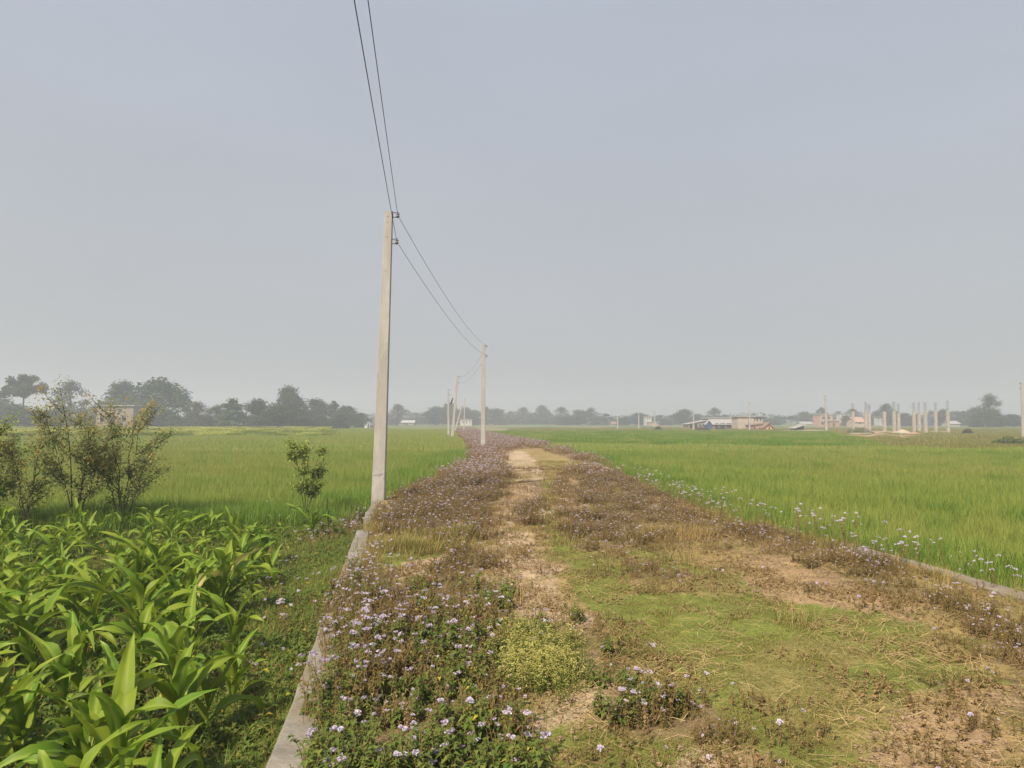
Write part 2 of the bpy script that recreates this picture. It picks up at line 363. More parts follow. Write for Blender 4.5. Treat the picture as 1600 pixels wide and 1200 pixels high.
lw2 = [(float(lx(q)) - 0.05, q) for q in (13.3, 14.6, 15.9)]
ribbon_wall('low_wall', lw2, W_ * 0.9, -0.02, 'short broken piece of concrete wall at the foot of the nearest pole')
rw = [(float(rx(q)), q) for q in np.linspace(-2.5, 10.4, 10)]
ribbon_wall('low_wall', rw, W_, 0.02, 'low concrete wall at the right edge of the track beside the wheat')

# ------------------------------------------------------------------ scattering (uncountable ground cover only)
def scatter(name, pts, rots, scls, idx, protos, label, cat, tilt=None):
    me = bpy.data.meshes.new(name); n = len(pts); me.vertices.add(n)
    me.vertices.foreach_set('co', np.array(pts, dtype=np.float32).ravel())
    r3 = np.zeros((n, 3), dtype=np.float32); r3[:, 2] = rots
    if tilt is not None: r3[:, :2] = tilt
    a = me.attributes.new('rot', 'FLOAT_VECTOR', 'POINT'); a.data.foreach_set('vector', r3.ravel())
    a = me.attributes.new('scl', 'FLOAT', 'POINT'); a.data.foreach_set('value', np.array(scls, dtype=np.float32))
    a = me.attributes.new('idx', 'INT', 'POINT'); a.data.foreach_set('value', np.array(idx, dtype=np.int32))
    o = bpy.data.objects.new(name, me); COL.objects.link(o)
    g = bpy.data.node_groups.new(name + '_nodes', 'GeometryNodeTree')
    g.interface.new_socket('Geometry', in_out='INPUT', socket_type='NodeSocketGeometry')
    g.interface.new_socket('Geometry', in_out='OUTPUT', socket_type='NodeSocketGeometry')
    N = g.nodes.new; L = g.links.new
    gi = N('NodeGroupInput'); go = N('NodeGroupOutput'); ip = N('GeometryNodeInstanceOnPoints'); jn = N('GeometryNodeJoinGeometry')
    for p in reversed(protos):
        oi = N('GeometryNodeObjectInfo'); oi.inputs['Object'].default_value = p; oi.inputs['As Instance'].default_value = True
        L(oi.outputs['Geometry'], jn.inputs[0])
    def attr(nm, ty):
        q = N('GeometryNodeInputNamedAttribute'); q.data_type = ty; q.inputs['Name'].default_value = nm
        return [s for s in q.outputs if s.enabled and s.name == 'Attribute'][0]
    L(gi.outputs[0], ip.inputs['Points']); L(jn.outputs[0], ip.inputs['Instance']); ip.inputs['Pick Instance'].default_value = True
    L(attr('idx', 'INT'), ip.inputs['Instance Index']); L(attr('rot', 'FLOAT_VECTOR'), ip.inputs['Rotation']); L(attr('scl', 'FLOAT'), ip.inputs['Scale'])
    L(ip.outputs[0], go.inputs[0])
    md = o.modifiers.new('scatter', 'NODES'); md.node_group = g
    tag(o, label, cat, kind='stuff'); return o

def blade(mb, x, y, z, h, wd, ang, lean, mi=0, a=0.3, segs=3, droop=0.0):
    """one grass blade: a tapering bent strip"""
    c, s = math.cos(ang), math.sin(ang); px, pyy = -s * wd / 2, c * wd / 2; vs = []; aa = []
    for i in range(segs + 1):
        t = i / segs; off = lean * h * t * t; zz = z + h * (t - droop * t * t)
        k = (1 - t ** 1.6)
        if i < segs:
            vs += [(x + c * off + px * (0.35 + k * 0.65), y + s * off + pyy * (0.35 + k * 0.65), zz), (x + c * off - px * (0.35 + k * 0.65), y + s * off - pyy * (0.35 + k * 0.65), zz)]
        else: vs.append((x + c * off, y + s * off, zz))
    n = len(vs); fs = [(2 * i, 2 * i + 1, 2 * i + 3, 2 * i + 2) for i in range(segs - 1)] + [(n - 3, n - 2, n - 1)]
    mb.add(vs, fs, mi, a)
def patch(size, n, h0, h1, wd, lean0, lean1, mats, name, seed, amax=0.6, segs=3, mfun=None, droop=0.0):
    r = random.Random(seed); mb = MB()
    for i in range(n):
        x, y = (r.random() - .5) * size, (r.random() - .5) * size
        blade(mb, x, y, -0.02, r.uniform(h0, h1), wd * r.uniform(.7, 1.3), r.uniform(0, 6.283), r.uniform(lean0, lean1), mfun(r) if mfun else 0, r.uniform(0, amax), segs, droop)
    return mb.build(name, mats, link=False)

# ---- wheat
wheat_near = [patch(0.55, 200, 0.30, 0.52, 0.0085, 0.05, 0.55, [M['wheat']], 'wheat_tuft', 100 + i, 0.55) for i in range(4)]
wheat_far = [patch(1.7, 460, 0.34, 0.52, 0.028, 0.05, 0.45, [M['wheat']], 'wheat_tuft', 110 + i, 0.95) for i in range(3)]  # blades run paler than the near tufts: distance haze put into their colour
deep_near = [patch(0.55, 190, 0.32, 0.58, 0.009, 0.05, 0.6, [M['wheat_deep']], 'wheat_tuft', 120 + i, 0.4) for i in range(3)]
deep_far = [patch(1.7, 420, 0.36, 0.56, 0.028, 0.05, 0.45, [M['wheat']], 'wheat_tuft', 130 + i, 0.4) for i in range(2)]
def field(name, inside, x0, x1, y0, y1, step, protos, label, hfun=None, cat='wheat'):
    pts = []; sc = []
    yv = y0
    while yv < y1:
        xv = x0
        while xv < x1:
            x = xv + random.uniform(-.5, .5) * step; y = yv + random.uniform(-.5, .5) * step
            if abs(x) < 0.70 * y + 3 and inside(x, y):
                pts.append((x, y, GZ)); k = 1 + 0.22 * nz(x, y, 0.35, 70) + 0.10 * nz(x, y * .25, 0.5, 72) + 0.08 * nz(x, y, 1.2, 71) + random.uniform(-.08, .08)
                sc.append(k * (hfun(x, y) if hfun else 1))
            xv += step
        yv += step
    n = len(pts)
    return scatter(name, pts, [random.uniform(0, 6.283) for _ in range(n)], sc, [random.randrange(len(protos)) for _ in range(n)], protos, label, cat)
def left_front(x): return 13.9 + 0.25 * math.sin(x * 0.9) + (0.12 * max(0, x + 6) if x > -6 else 0)
def r1_end(x): return 57.5 - 0.42 * max(0, x - 2)            # far edge of the near right field
def inL(x, y): return y > left_front(x) and x < float(lx(y)) - (0.35 if y < 18 else 0.55)
def inR1(x, y): return x > float(rx(y)) + (0.3 if y < 12 else 0.5) and y < r1_end(x)
def inR2(x, y): return x > float(rx(y)) + 0.5 and r1_end(x) + 1.0 < y < 118 and x < 0.36 * y + 6
both = wheat_near + deep_near
def fieldmix(name, inside, x0, x1, y0, y1, step, near, deep, label, edge):
    pts = []; sc = []; ix = []; pr = near + deep; yv = y0
    while yv < y1:
        xv = x0
        while xv < x1:
            x = xv + random.uniform(-.5, .5) * step; y = yv + random.uniform(-.5, .5) * step
            if abs(x) < 0.70 * y + 3 and inside(x, y):
                pts.append((x, y, GZ)); sc.append(1 + 0.22 * nz(x, y, 0.35, 70) + 0.10 * nz(x, y * .25, 0.5, 72) + 0.08 * nz(x, y, 1.2, 71) + random.uniform(-.08, .08))
                dp = edge(x, y)
                ix.append(len(near) + random.randrange(len(deep)) if random.random() < dp else random.randrange(len(near)))
            xv += step
        yv += step
    n = len(pts)
    return scatter(name, pts, [random.uniform(0, 6.283) for _ in range(n)], sc, ix, pr, label, 'wheat')
def edgeL(x, y):
    e = min(y - left_front(x), (float(lx(y)) - x) * 1.2); return max(0.05, 0.9 - e * 0.28)
def edgeR(x, y):
    e = x - float(rx(y)); return max(0.06, 0.7 - e * 0.35) + (0.15 if nz(x, y, .15, 77) > .1 else 0)
fieldmix('wheat', inL, -36, -1, 13.5, 42, 0.40, wheat_near, deep_near, 'young green wheat filling the left field behind the maize', edgeL)
fieldmix('wheat', inR1, 3, 36, 3.2, 42, 0.40, wheat_near, deep_near, 'young green wheat filling the near field right of the track', edgeR)
field('wheat', lambda x, y: inL(x, y) and y >= 41.5, -130, 0, 41.5, 150, 1.15, wheat_far, 'far half of the left wheat field, reaching the trees')
field('wheat', lambda x, y: inR1(x, y) and y >= 41.5, 0, 46, 41.5, 58, 1.0, wheat_far, 'far strip of the near right wheat field')
deeper = [patch(1.7, 420, 0.40, 0.62, 0.028, 0.05, 0.45, [M['wheat_deep']], 'wheat_tuft', 150 + i, 0.35) for i in range(2)]
fieldmix('wheat', inR2, -4, 60, 44, 118, 1.2, deep_far, deeper, 'deeper green wheat strip in front of the far sheds', lambda x, y: .95 if y < r1_end(x) + 5 else .35)  # front edge almost all deeper green: its shadow line put into the colour

# mustard in flower along the far side of the left field
mb = MB(); r = random.Random(5)
for i in range(260):
    x, y = r.uniform(-1, 1), r.uniform(-1, 1); h = r.uniform(.45, .75)
    blade(mb, x, y, 0, h, 0.03, r.uniform(0, 6.28), .1, 0, .4, 2)
    if i % 2 == 0:
        q = 0.07; mb.add([(x - q, y, h - .03), (x, y - q, h), (x + q, y, h + .02), (x, y + q, h)], [(0, 1, 2, 3)], 1)
must = mb.build('mustard_tuft', [M['wheat_deep'], M['mustard']], link=False)
pts = []
for _ in range(1700):
    y = random.uniform(84, 165); x = random.uniform(-0.69 * y, -0.24 * y)
    if nz(x, y, 0.045, 90) + random.gauss(0, .12) > .05 - (0.25 if x < -0.35 * y else 0): pts.append((x, y, GZ))
scatter('mustard', pts, rng.uniform(0, 6.28, len(pts)), rng.uniform(.9, 1.15, len(pts)), [0] * len(pts), [must], 'pale yellow mustard in flower along the far left of the wheat', 'mustard')
# rough fallow grass on the right, beyond the wheat
def fal_mat(r): return 1 if r.random() < .45 else 0
fallow = [patch(1.8, 300, 0.12, 0.34, 0.03, .1, .9, [M['grass'], M['drygrass'], M['weed_brown']], 'fallow_tuft', 140 + i, .6, 2, lambda r: r.choice((0, 0, 0, 0, 0, 0, 0, 0, 1, 2))) for i in range(3)]
def inF(x, y):
    if x < float(rx(y)) + 1: return False
    ok = (y > r1_end(x) + 0.5 and not inR2(x, y))
    if 82 < y < 142 and .37 * y < x < .59 * y and random.random() < .85: return False
    return ok and nz(x, y, 0.12, 95) > -0.35
pts = []
while len(pts) < 5200:
    y = 36 + (190 - 36) * random.random() ** 1.1; x = random.uniform(0.0, 0.70 * y)
    if inF(x, y): pts.append((x, y, GZ))
scatter('fallow_grass', pts, rng.uniform(0, 6.28, 5200), rng.uniform(.5, 1.2, 5200), rng.integers(0, 3, 5200), fallow, 'rough patchy grass on the fallow land around the concrete columns', 'grass')

# ---- flowering weeds on the track
def leaf(mb, p, d, ln, wd, mi, a, up=0.1, dr=0.3):
    """small pointed leaf, folded on its midrib"""
    d = Vector(d).normalized(); s = d.cross(Vector((0, 0, 1)));
    if s.length < 1e-3: s = Vector((1, 0, 0))
    s.normalize(); n = s.cross(d)
    p = Vector(p); q1 = p + d * ln * .4 + n * ln * up; q2 = p + d * ln - Vector((0, 0, dr * ln))
    mb.add([p, q1 + s * wd / 2 + n * wd * .15, q2, q1 - s * wd / 2 + n * wd * .15, q1], [(0, 1, 4), (1, 2, 4), (2, 3, 4), (3, 0, 4)], mi, a)
def bloom(mb, c, r_, rr, mi):
    """fluffy round flower head"""
    c = Vector(c)
    for k in range(9):
        th = rr.uniform(0, 6.283); ph = rr.uniform(0, 1.35)
        d = Vector((math.sin(ph) * math.cos(th), math.sin(ph) * math.sin(th), math.cos(ph)))
        s = d.cross(Vector((rr.random(), rr.random(), rr.random()))).normalized(); tip = c + d * r_
        b = c + d * r_ * .2; q = r_ * .42
        mb.add([b, tip + s * q, tip + d * r_ * .15, tip - s * q], [(0, 1, 2, 3)], mi, rr.random())
def weed(seed, nst, h0, h1, spread, leaves, lsz, mleaf, flowers, name='weed', hs=0.0125, ymix=0.0):
    rr = random.Random(seed); mb = MB()
    for s in range(nst):
        a = rr.uniform(0, 6.283); rad = spread * math.sqrt(rr.random()); x, y = rad * math.cos(a), rad * math.sin(a)
        h = rr.uniform(h0, h1); la = rr.uniform(0, 6.283); ll = rr.uniform(.05, .4) * h
        p0 = Vector((x, y, -.02)); p1 = Vector((x + .4 * ll * math.cos(la), y + .4 * ll * math.sin(la), h * .55)); p2 = Vector((x + ll * math.cos(la), y + ll * math.sin(la), h))
        mb.tube([p0, p1, p2], [.0035, .0028, .0018], 3, 1, .4, cap=False)
        for i in range(leaves):
            t = rr.uniform(.12, .97); p = p0.lerp(p1, t * 2) if t < .5 else p1.lerp(p2, t * 2 - 1)
            an = rr.uniform(0, 6.283); d = (math.cos(an), math.sin(an), rr.uniform(-.1, .5)); L_ = lsz * rr.uniform(.5, 1.2) * (1.15 - .5 * t)
            mi = 0 if rr.random() > ymix else 3
            leaf(mb, p, d, L_, L_ * .55, mi, rr.random() ** 2)
        if flowers and rr.random() < flowers:
            nh = rr.randrange(2, 6); top = p2
            for k in range(nh):
                an = rr.uniform(0, 6.283); q = rr.uniform(.004, .026)
                c = top + Vector((q * math.cos(an), q * math.sin(an), rr.uniform(.004, .02)))
                bloom(mb, c, hs * rr.uniform(.8, 1.25), rr, 2)
    return mb.build(name, [mleaf, M['weed_stem'], M['lilac'], M['yellowleaf']], link=False)
W_GREEN = [weed(200 + i, 13, .10, .32, .17, 16, .07, M['weed_green'], .14, hs=.0155, ymix=.008) for i in range(3)]
W_MIX = [weed(210 + i, 15, .10, .32, .18, 15, .047, M['weed_leaf'], .2, ymix=.012) for i in range(4)]
W_BROWN = [weed(220 + i, 16, .07, .26, .19, 14, .036, M['weed_brown'], .26, ymix=.008) for i in range(3)]
W_FAR = [weed(230 + i, 34, .12, .36, .45, 10, .06, M['weed_brown'], .26, hs=.018) for i in range(3)]
W_LOW = [weed(240 + i, 12, .03, .13, .2, 9, .035, M['weed_leaf'], .04) for i in range(2)] + [weed(245 + i, 16, .01, .07, .22, 8, .04, M['weed_brown'], 0) for i in range(2)]
W_TALL = [weed(250 + i, 4, .30, .56, .2, 12, .045, M['weed_leaf'], 1.0) for i in range(2)]
protos = W_GREEN + W_MIX + W_BROWN + W_FAR + W_LOW + W_TALL
iG, iM, iB, iF, iL, iT = 0, 3, 7, 10, 13, 17
pts, rots, sc, ix = [], [], [], []
def put(x, y, i, s): pts.append((x, y, zpath(x, y))); rots.append(random.uniform(0, 6.28)); sc.append(s); ix.append(i)
n_try = 0
for _ in range(11000):
    y = 2.2 + 26 * random.random() ** 1.15; x = random.uniform(float(lx(y)) - (.06 if 6.2 < y < 9.6 else -.12), float(rx(y)) - .05)
    wd, dt, gr = zone(max(x, float(lx(y)) + .14), y)
    if x < float(lx(y)) + .32 and y < 11.5 and not (y < 7.4 or random.random() < .25): wd = 0
    if dt: wd *= .12
    if x > .45 * float(rx(y)): wd *= 1.0 if float(rx(y)) - x < 1.3 and y < 16 else (.62 if y < 12.5 else .85)
    if wd == 0:
        near_w = any(zone(x + a, y + b)[0] for a, b in ((.35, 0), (-.35, 0), (0, .5), (0, -.5)))
        if random.random() < (.33 if near_w else .09) * (3.2 if dt and x > 1 else 1): put(x, y, iL + random.choice((0, 1, 2, 2, 3, 3)), random.uniform(.4, 1.0))
        continue
    cl = nz(x, y, 1.1, 55)
    if random.random() > wd * (.98 if y < 7.5 else .85) * (0.85 + 1.1 * cl): continue
    leftside = x < 0.4 * (float(lx(y)) + float(rx(y)))
    if y < 8 and x < 1.0 and random.random() < (.42 if y < 6 else .2) + .55 * nz(x, y, 1.1, 56) + max(0, 4.9 - y) * .35: i = iG + random.randrange(3)
    elif y < 6: i = iM + random.randrange(4) if random.random() < .8 else iB + random.randrange(3)
    elif y < 9: i = iM + random.randrange(4) if random.random() < .75 else iB + random.randrange(3)
    elif y < 15: i = iM + random.randrange(4) if random.random() < .62 else iB + random.randrange(3)
    else: i = iB + random.randrange(3) if random.random() < .3 else iM + random.randrange(4)
    s = random.uniform(.55, 1.1) * (.7 + .3 * wd) * (1 + .35 * cl) * (.9 if y < 7 else .8)
    if x > 1.0: s *= .78
    if random.random() < .2: i = iL + random.randrange(4) if y > 5 else i
    put(x, y, i, s)
for _ in range(3000):
    y = 22 + 130 * random.random() ** 1.3; x = random.uniform(float(lx(y)) - .3, float(rx(y)) + .3)
    wd, dt, gr = zone(x, y)
    if random.random() < wd * (.6 if not dt else .1) * (.55 if x > .3 * float(rx(y)) and y < 50 else 1): put(x, y, iF + random.randrange(3), random.uniform(.7, 1.1))
for _ in range(75):                                    # taller flowering stems along both edges
    y = random.uniform(7, 20) if random.random() < .8 else random.uniform(3.5, 7)
    x = float(rx(y)) + random.gauss(.1, .3) - (.25 if y > 11 else 0); pts.append((x, y, -.05 if x < float(rx(y)) else GZ + .1)); rots.append(random.uniform(0, 6.28)); sc.append(random.uniform(.75, 1.1)); ix.append(iT + random.randrange(2))
for _ in range(30):
    y = random.uniform(4.3, 9.2); x = float(lx(y)) + random.uniform(.12, .4); put(x, y, iT + random.randrange(2), random.uniform(.6, .95))
for _ in range(110):                                    # brownish scrub round the lone shrub and the end of the wall
    x, y = at(random.gauss(520, 38), random.gauss(822, 14), GZ)
    if x < float(lx(y)) - .15: pts.append((x, y, GZ)); rots.append(random.uniform(0, 6.28)); sc.append(random.uniform(.6, 1.25)); ix.append(random.choice((iB, iB + 1, iB + 2, iB, iM + 1, iG, iG + 1)))
for _ in range(24):                                     # weeds leaning over the wall top
    y = random.uniform(6.0, 8.8); x = float(lx(y)) + random.uniform(-.04, .13); pts.append((x, y, -.01)); rots.append(random.uniform(0, 6.28)); sc.append(random.uniform(.5, .9)); ix.append(random.choice((iB, iB + 1, iM, iM + 1, iM + 2, iG)))
for _ in range(14):
    y = random.uniform(5.5, 13.5); x = float(lx(y)) - random.uniform(.2, .9); pts.append((x, y, GZ)); rots.append(random.uniform(0, 6.28)); sc.append(random.uniform(.7, 1.0)); ix.append(iT + random.randrange(2))
scatter('flowering_weeds', pts, rots, sc, ix, protos, 'lilac-flowered weeds with brown and green leaves covering the track', 'weeds')

# cream-flowered low herb patch in the middle of the track
rr = random.Random(9); mb = MB()
for s in range(26):
    x, y = rr.uniform(-.13, .13), rr.uniform(-.13, .13); h = rr.uniform(.05, .14)
    mb.tube([(x, y, -.01), (x + rr.uniform(-.02, .02), y + rr.uniform(-.02, .02), h)], .0015, 3, 0, .5, cap=False)
    for i in range(5): an = rr.uniform(0, 6.28); leaf(mb, (x, y, h * rr.uniform(.2, .9)), (math.cos(an), math.sin(an), .3), .022, .008, 0, .5)
    for i in range(4): bloom(mb, (x + rr.uniform(-.02, .02), y + rr.uniform(-.02, .02), h + rr.uniform(-.01, .01)), .006, rr, 1)
herb = mb.build('herb_tuft', [M['weed_green'], M['cream_bloom']], link=False)
pts = []
hp = P([(755, 1015), (800, 985), (880, 1000), (905, 1050), (860, 1078), (790, 1065)])
while len(pts) < 90:
    x, y = random.uniform(-1, 1.2), random.uniform(4, 7)
    if inpoly(x + .1 * nz(x, y, 4, 1), y, hp): pts.append((x, y, zpath(x, y)))
scatter('cream_flowers', pts, rng.uniform(0, 6.28, 90), rng.uniform(.7, 1.3, 90), [0] * 90, [herb], 'low patch of tiny cream-yellow flowers in the middle of the track', 'flowers')

# ---- short grass, dry grass and straw on the track
G_GREEN = [patch(.34, 240, .015, .05, .0042, .3, 1.3, [M['grass'], M['drygrass']], 'grass_tuft', 300 + i, .7, 2, lambda r: 1 if r.random() < .13 else 0, .3) for i in range(3)]
G_DRY = [patch(.34, 210, .012, .042, .0042, .4, 1.5, [M['grass'], M['drygrass']], 'grass_tuft', 310 + i, .6, 2, lambda r: 1 if r.random() < .5 else 0, .35) for i in range(3)]
G_TALL = [patch(.3, 70, .1, .24, .006, .2, 1.0, [M['grass'], M['drygrass']], 'grass_tuft', 320 + i, .7, 3, lambda r: 1 if r.random() < .4 else 0) for i in range(2)]
G_DTALL = [patch(.3, 70, .07, .2, .005, .2, 1.2, [M['grass'], M['drygrass']], 'grass_tuft', 330 + i, .9, 3, lambda r: 0 if r.random() < .15 else 1) for i in range(2)]
gp = G_GREEN + G_DRY + G_TALL + G_DTALL
pts, rots, sc, ix = [], [], [], []
for _ in range(17000):
    y = 2.2 + 30 * random.random() ** 1.5; x = random.uniform(float(lx(y)) + .12, float(rx(y)) - .1)
    wd, dt, gr = zone(x, y); n1 = nz(x, y, 1.4, 66)
    if dt and random.random() < .72: continue
    if wd > .3 and not gr and random.random() < .35: continue
    g = random.random() < ((.93 if n1 > -.22 else .45) if gr else (.75 if n1 > .05 else .4)) * (.8 if x > 1.6 and nz(x, y, .8, 15) > .15 else 1)
    if g: i = random.randrange(3)
    else: i = 3 + random.randrange(3)
    if y > 6 and random.random() < .003: i = (6 if g else 8) + random.randrange(2)
    put_s = random.uniform(.7, 1.25)
    pts.append((x, y, zpath(x, y))); rots.append(random.uniform(0, 6.28)); sc.append(put_s); ix.append(i)
for _ in range(900):
    y = 3 + 11 * random.random(); s_ = random.random() < .5
    if nz(0 if s_ else 9, y, 1.1, 88) < -.2: continue
    x = float(lx(y)) + .13 + abs(random.gauss(0, .07)) if s_ else float(rx(y)) - .12 - abs(random.gauss(0, .08))
    pts.append((x, y, zpath(x, y))); rots.append(random.uniform(0, 6.28)); sc.append(random.uniform(.4, .9)); ix.append(random.choice((0, 1, 2, 3, 4, 6, 8, 9)))
for (u0, v0, su, n) in ((1050, 835, 30, 40), (690, 838, 40, 30), (640, 858, 30, 50)):      # taller dry tufts
    for _ in range(n):
        x, y = at(u0 + random.gauss(0, su), v0 + random.gauss(0, 4)); pts.append((x, y, zpath(x, y))); rots.append(random.uniform(0, 6.28)); sc.append(random.uniform(.7, 1.2)); ix.append((8 if u0 > 1000 else 6) + random.randrange(2))
scatter('track_grass', pts, rots, sc, ix, gp, 'short trodden grass, green and straw-coloured, on the track', 'grass')
mb = [MB() for _ in range(4)]; r = random.Random(31)
for q in mb:
    for _ in range(22):
        x, y = r.uniform(-.3, .3), r.uniform(-.3, .3); a = r.uniform(0, 6.28); L_ = r.uniform(.03, .17)
        dx, dy = math.cos(a) * L_ / 2, math.sin(a) * L_ / 2; b = r.uniform(-.03, .03)
        q.tube([(x - dx, y - dy, r.uniform(.005, .05)), (x - dy * b, y + dx * b, r.uniform(.012, .06)), (x + dx, y + dy, r.uniform(.005, .05))], r.uniform(.0008, .0016), 3, 0, r.random(), cap=False)
strawp = [q.build('straw_wisp', [M['straw']], link=False) for q in mb]
pts = []
while len(pts) < 480:
    y = 2.5 + 16 * random.random() ** 1.4; x = random.uniform(float(lx(y)) + .2, float(rx(y)) - .1)
    if (nz(x, y, .9, 67) > -.1 or x > 1.5) and zone(x, y)[0] < .9: pts.append((x, y, zpath(x, y)))
scatter('straw_litter', pts, rng.uniform(0, 6.28, 480), rng.uniform(.6, 1.3, 480), rng.integers(0, 4, 480), strawp, 'loose pale straw stalks lying on the grass of the track', 'straw')
mb = [MB() for _ in range(2)]
for q in mb:
    for _ in range(26):
        x, y, s = r.uniform(-.25, .25), r.uniform(-.25, .25), r.uniform(.004, .017)
        vs = [Vector((math.cos(k * 1.57 + j) * s * r.uniform(.7, 1.1), math.sin(k * 1.57 + j) * s * r.uniform(.7, 1.1), z)) + Vector((x, y, 0)) for j, z in ((0, -.002), (.6, s * .6)) for k in range(4)] + [Vector((x, y, s))]
        q.add(vs, [(0, 1, 5, 4), (1, 2, 6, 5), (2, 3, 7, 6), (3, 0, 4, 7), (4, 5, 8), (5, 6, 8), (6, 7, 8), (7, 4, 8)])
clod = [q.build('clod', [M['soil']], link=False) for q in mb]
pts = []
while len(pts) < 500:
    y = 3 + 18 * random.random(); x = random.uniform(float(lx(y)) + .2, float(rx(y)) - .1)
    if zone(x, y)[1]: pts.append((x, y, zpath(x, y)))
scatter('dirt_clods', pts, rng.uniform(0, 6.28, 500), rng.uniform(.6, 1.3, 500), rng.integers(0, 2, 500), clod, 'small clods of dry earth on the bare parts of the track', 'clods')

# ---- low green weeds between the maize and the verge left of the wall
def broad(seed, n, sz, m):
    rr = random.Random(seed); q = MB()
    for _ in range(n):
        x, y = rr.uniform(-.22, .22), rr.uniform(-.22, .22); h = rr.uniform(.02, .14)
        for k in range(rr.randrange(4, 8)):
            an = rr.uniform(0, 6.28); leaf(q, (x, y, h * rr.uniform(.3, 1)), (math.cos(an), math.sin(an), rr.uniform(0, .6)), sz * rr.uniform(.5, 1.3), sz * rr.uniform(.35, .7), 0 if rr.random() > .012 else 1, rr.random() ** 2)
    return q.build('weed_mat', [m, M['yellowleaf']], link=False)
B_ = [broad(400 + i, 26, .06, M['weed_green']) for i in range(3)] + [broad(410, 20, .04, M['weed_leaf'])]
G_VERGE = [patch(.34, 130, .06, .20, .006, .2, 1.1, [M['grass'], M['wheat_deep'], M['drygrass']], 'grass_tuft', 340 + i, .4, 3, lambda r: r.choice((0, 0, 1, 1, 1, 2))) for i in range(3)]
gp = B_ + G_VERGE
pts, rots, sc, ix = [], [], [], []
for _ in range(11000):
    y = 2.0 + 12.6 * random.random() ** 1.1; ed = float(lx(y)) - .12; x = ed - 11 * random.random() ** 1.3
    if x < -0.72 * y - 2.5: continue
    e = ed - x
    if e < .9 and y < 14.3:
        if nz(x, y, 1.6, 45) < -.3 and random.random() < .7: continue
        i = 4 + random.randrange(3) if random.random() < .42 else random.randrange(4)
    else:
        n1 = nz(x, y, 1.2, 44)
        if n1 < .0 and random.random() < .8: continue
        i = random.randrange(4) if random.random() < .6 else 4 + random.randrange(3)
    s = random.uniform(.6, 1.15)
    pts.append((x, y, GZ)); rots.append(random.uniform(0, 6.28)); sc.append(s); ix.append(i)
for _ in range(500):                                    # grassy slope right of the right wall and around the wheat edges
    y = random.uniform(4, 20); x = float(rx(y)) + random.uniform(.15, .6); pts.append((x, y, GZ + .05)); rots.append(random.uniform(0, 6.28)); sc.append(random.uniform(.8, 1.6)); ix.append(4 + random.randrange(3))
scatter('field_weeds', pts, rots, sc, ix, gp, 'low green weeds and grass between the maize and the wall', 'weeds')

# ------------------------------------------------------------------ maize plants, one by one
def maize_leaf(rr, mb, z0, az, L_, wd, up, curl, twist):
    n = 10; vs = []; aa = []; c, s = math.cos(az), math.sin(az)
    x = 0.0; z = z0; an = up; r0 = .006
    side = Vector((-s, c, 0)); dry = rr.choice((0, 0, .9))
    for i in range(n + 1):
        t = i / n
        wv = wd * (min(1, .35 + t * 2.2)) * (1 - max(0, (t - .45) / .55) ** 1.7)
        cen = Vector((c * (r0 + x), s * (r0 + x), z)) + side * twist * t * t * L_
        nrm = Vector((-math.sin(an) * c, -math.sin(an) * s, math.cos(an)))
        sd_ = (side + nrm * twist * 1.6 * t).normalized(); wav = .2 * math.sin(t * 13 + twist * 20) * wv
        for k, f_ in ((-1, 1), (-.42, .35), (0, 0), (.42, .35), (1, 1)):
            vs.append(cen + sd_ * (wv / 2 * k) + nrm * (abs(k) * wv * .22 + (wav if k == 1 else (-wav if k == -1 else 0))))
            aa.append(.75 if k == 0 else (dry if t > .86 else .10 * rr.random()))
        an -= curl * (0.35 + 1.3 * t) / n; x += math.cos(an) * L_ / n; z += math.sin(an) * L_ / n
    fs = [(i * 5 + k, i * 5 + k + 1, i * 5 + 6 + k, i * 5 + 5 + k) for i in range(n) for k in range(4)]
    mb.add(vs, fs, 0, aa)
def make_maize(seed, h, pale=False):
    rr = random.Random(seed); root = empty('maize_plant', (0, 0, 0)); q = MB()
    bx, by = rr.uniform(-.03, .03), rr.uniform(-.03, .03)
    q.tube([(0, 0, -.03), (bx * .5, by * .5, h * .3), (bx, by, h * .62)], [.013, .011, .006], 7, 0, .3)
    q.build('stalk', M['maize_stalk'], root, smooth=True)
    nl = rr.randrange(8, 12); a0 = rr.uniform(0, 6.28)
    for i in range(nl):
        t = i / (nl - 1); q = MB(); az = a0 + math.pi * (i % 2) + rr.uniform(-.75, .75)
        L_ = h * rr.uniform(.6, 1.05) * (.55 + .9 * math.sin(math.pi * min(1, .18 + t * .75)))
        maize_leaf(rr, q, h * (.06 + .56 * t), az, L_ * .86, rr.uniform(.068, .097) * (.75 + .5 * math.sin(math.pi * (.15 + .7 * t))), R(rr.uniform(48, 68) + 20 * t), rr.choice((rr.uniform(.9, 2.0), rr.uniform(2.2, 4.4))) * (1.1 - .5 * t), rr.uniform(-.55, .55))
        pl = pale and i in (nl - 3, nl - 4)
        o = q.build('leaf', M['maize_pale'] if pl else M['maize_leaf'], root, smooth=True)
        o.location = (bx * t, by * t, 0)
        if pl: o['label'] = 'yellowed drying maize leaf'
    return root
mz = [make_maize(500 + i, .62 + .03 * (i % 4)) for i in range(8)]
spots = []
yv = 3.1
while yv < 13.4:
    xv = -1.0
    while xv > -11:
        x = xv + random.uniform(-.2, .2); y = yv + random.uniform(-.17, .17); e = float(lx(y)) - x
        lim = .60 if y < 5.6 else .70 if y < 7.5 else (1.0 if y < 9.5 else .9)
        if e > lim and x > -0.70 * y - .5 and not (e < 1.5 and random.random() < .1) and random.random() < (.96 if y < 9.5 else .5):
            spots.append((x, y))
        xv -= .47
    yv += .50
random.shuffle(spots)
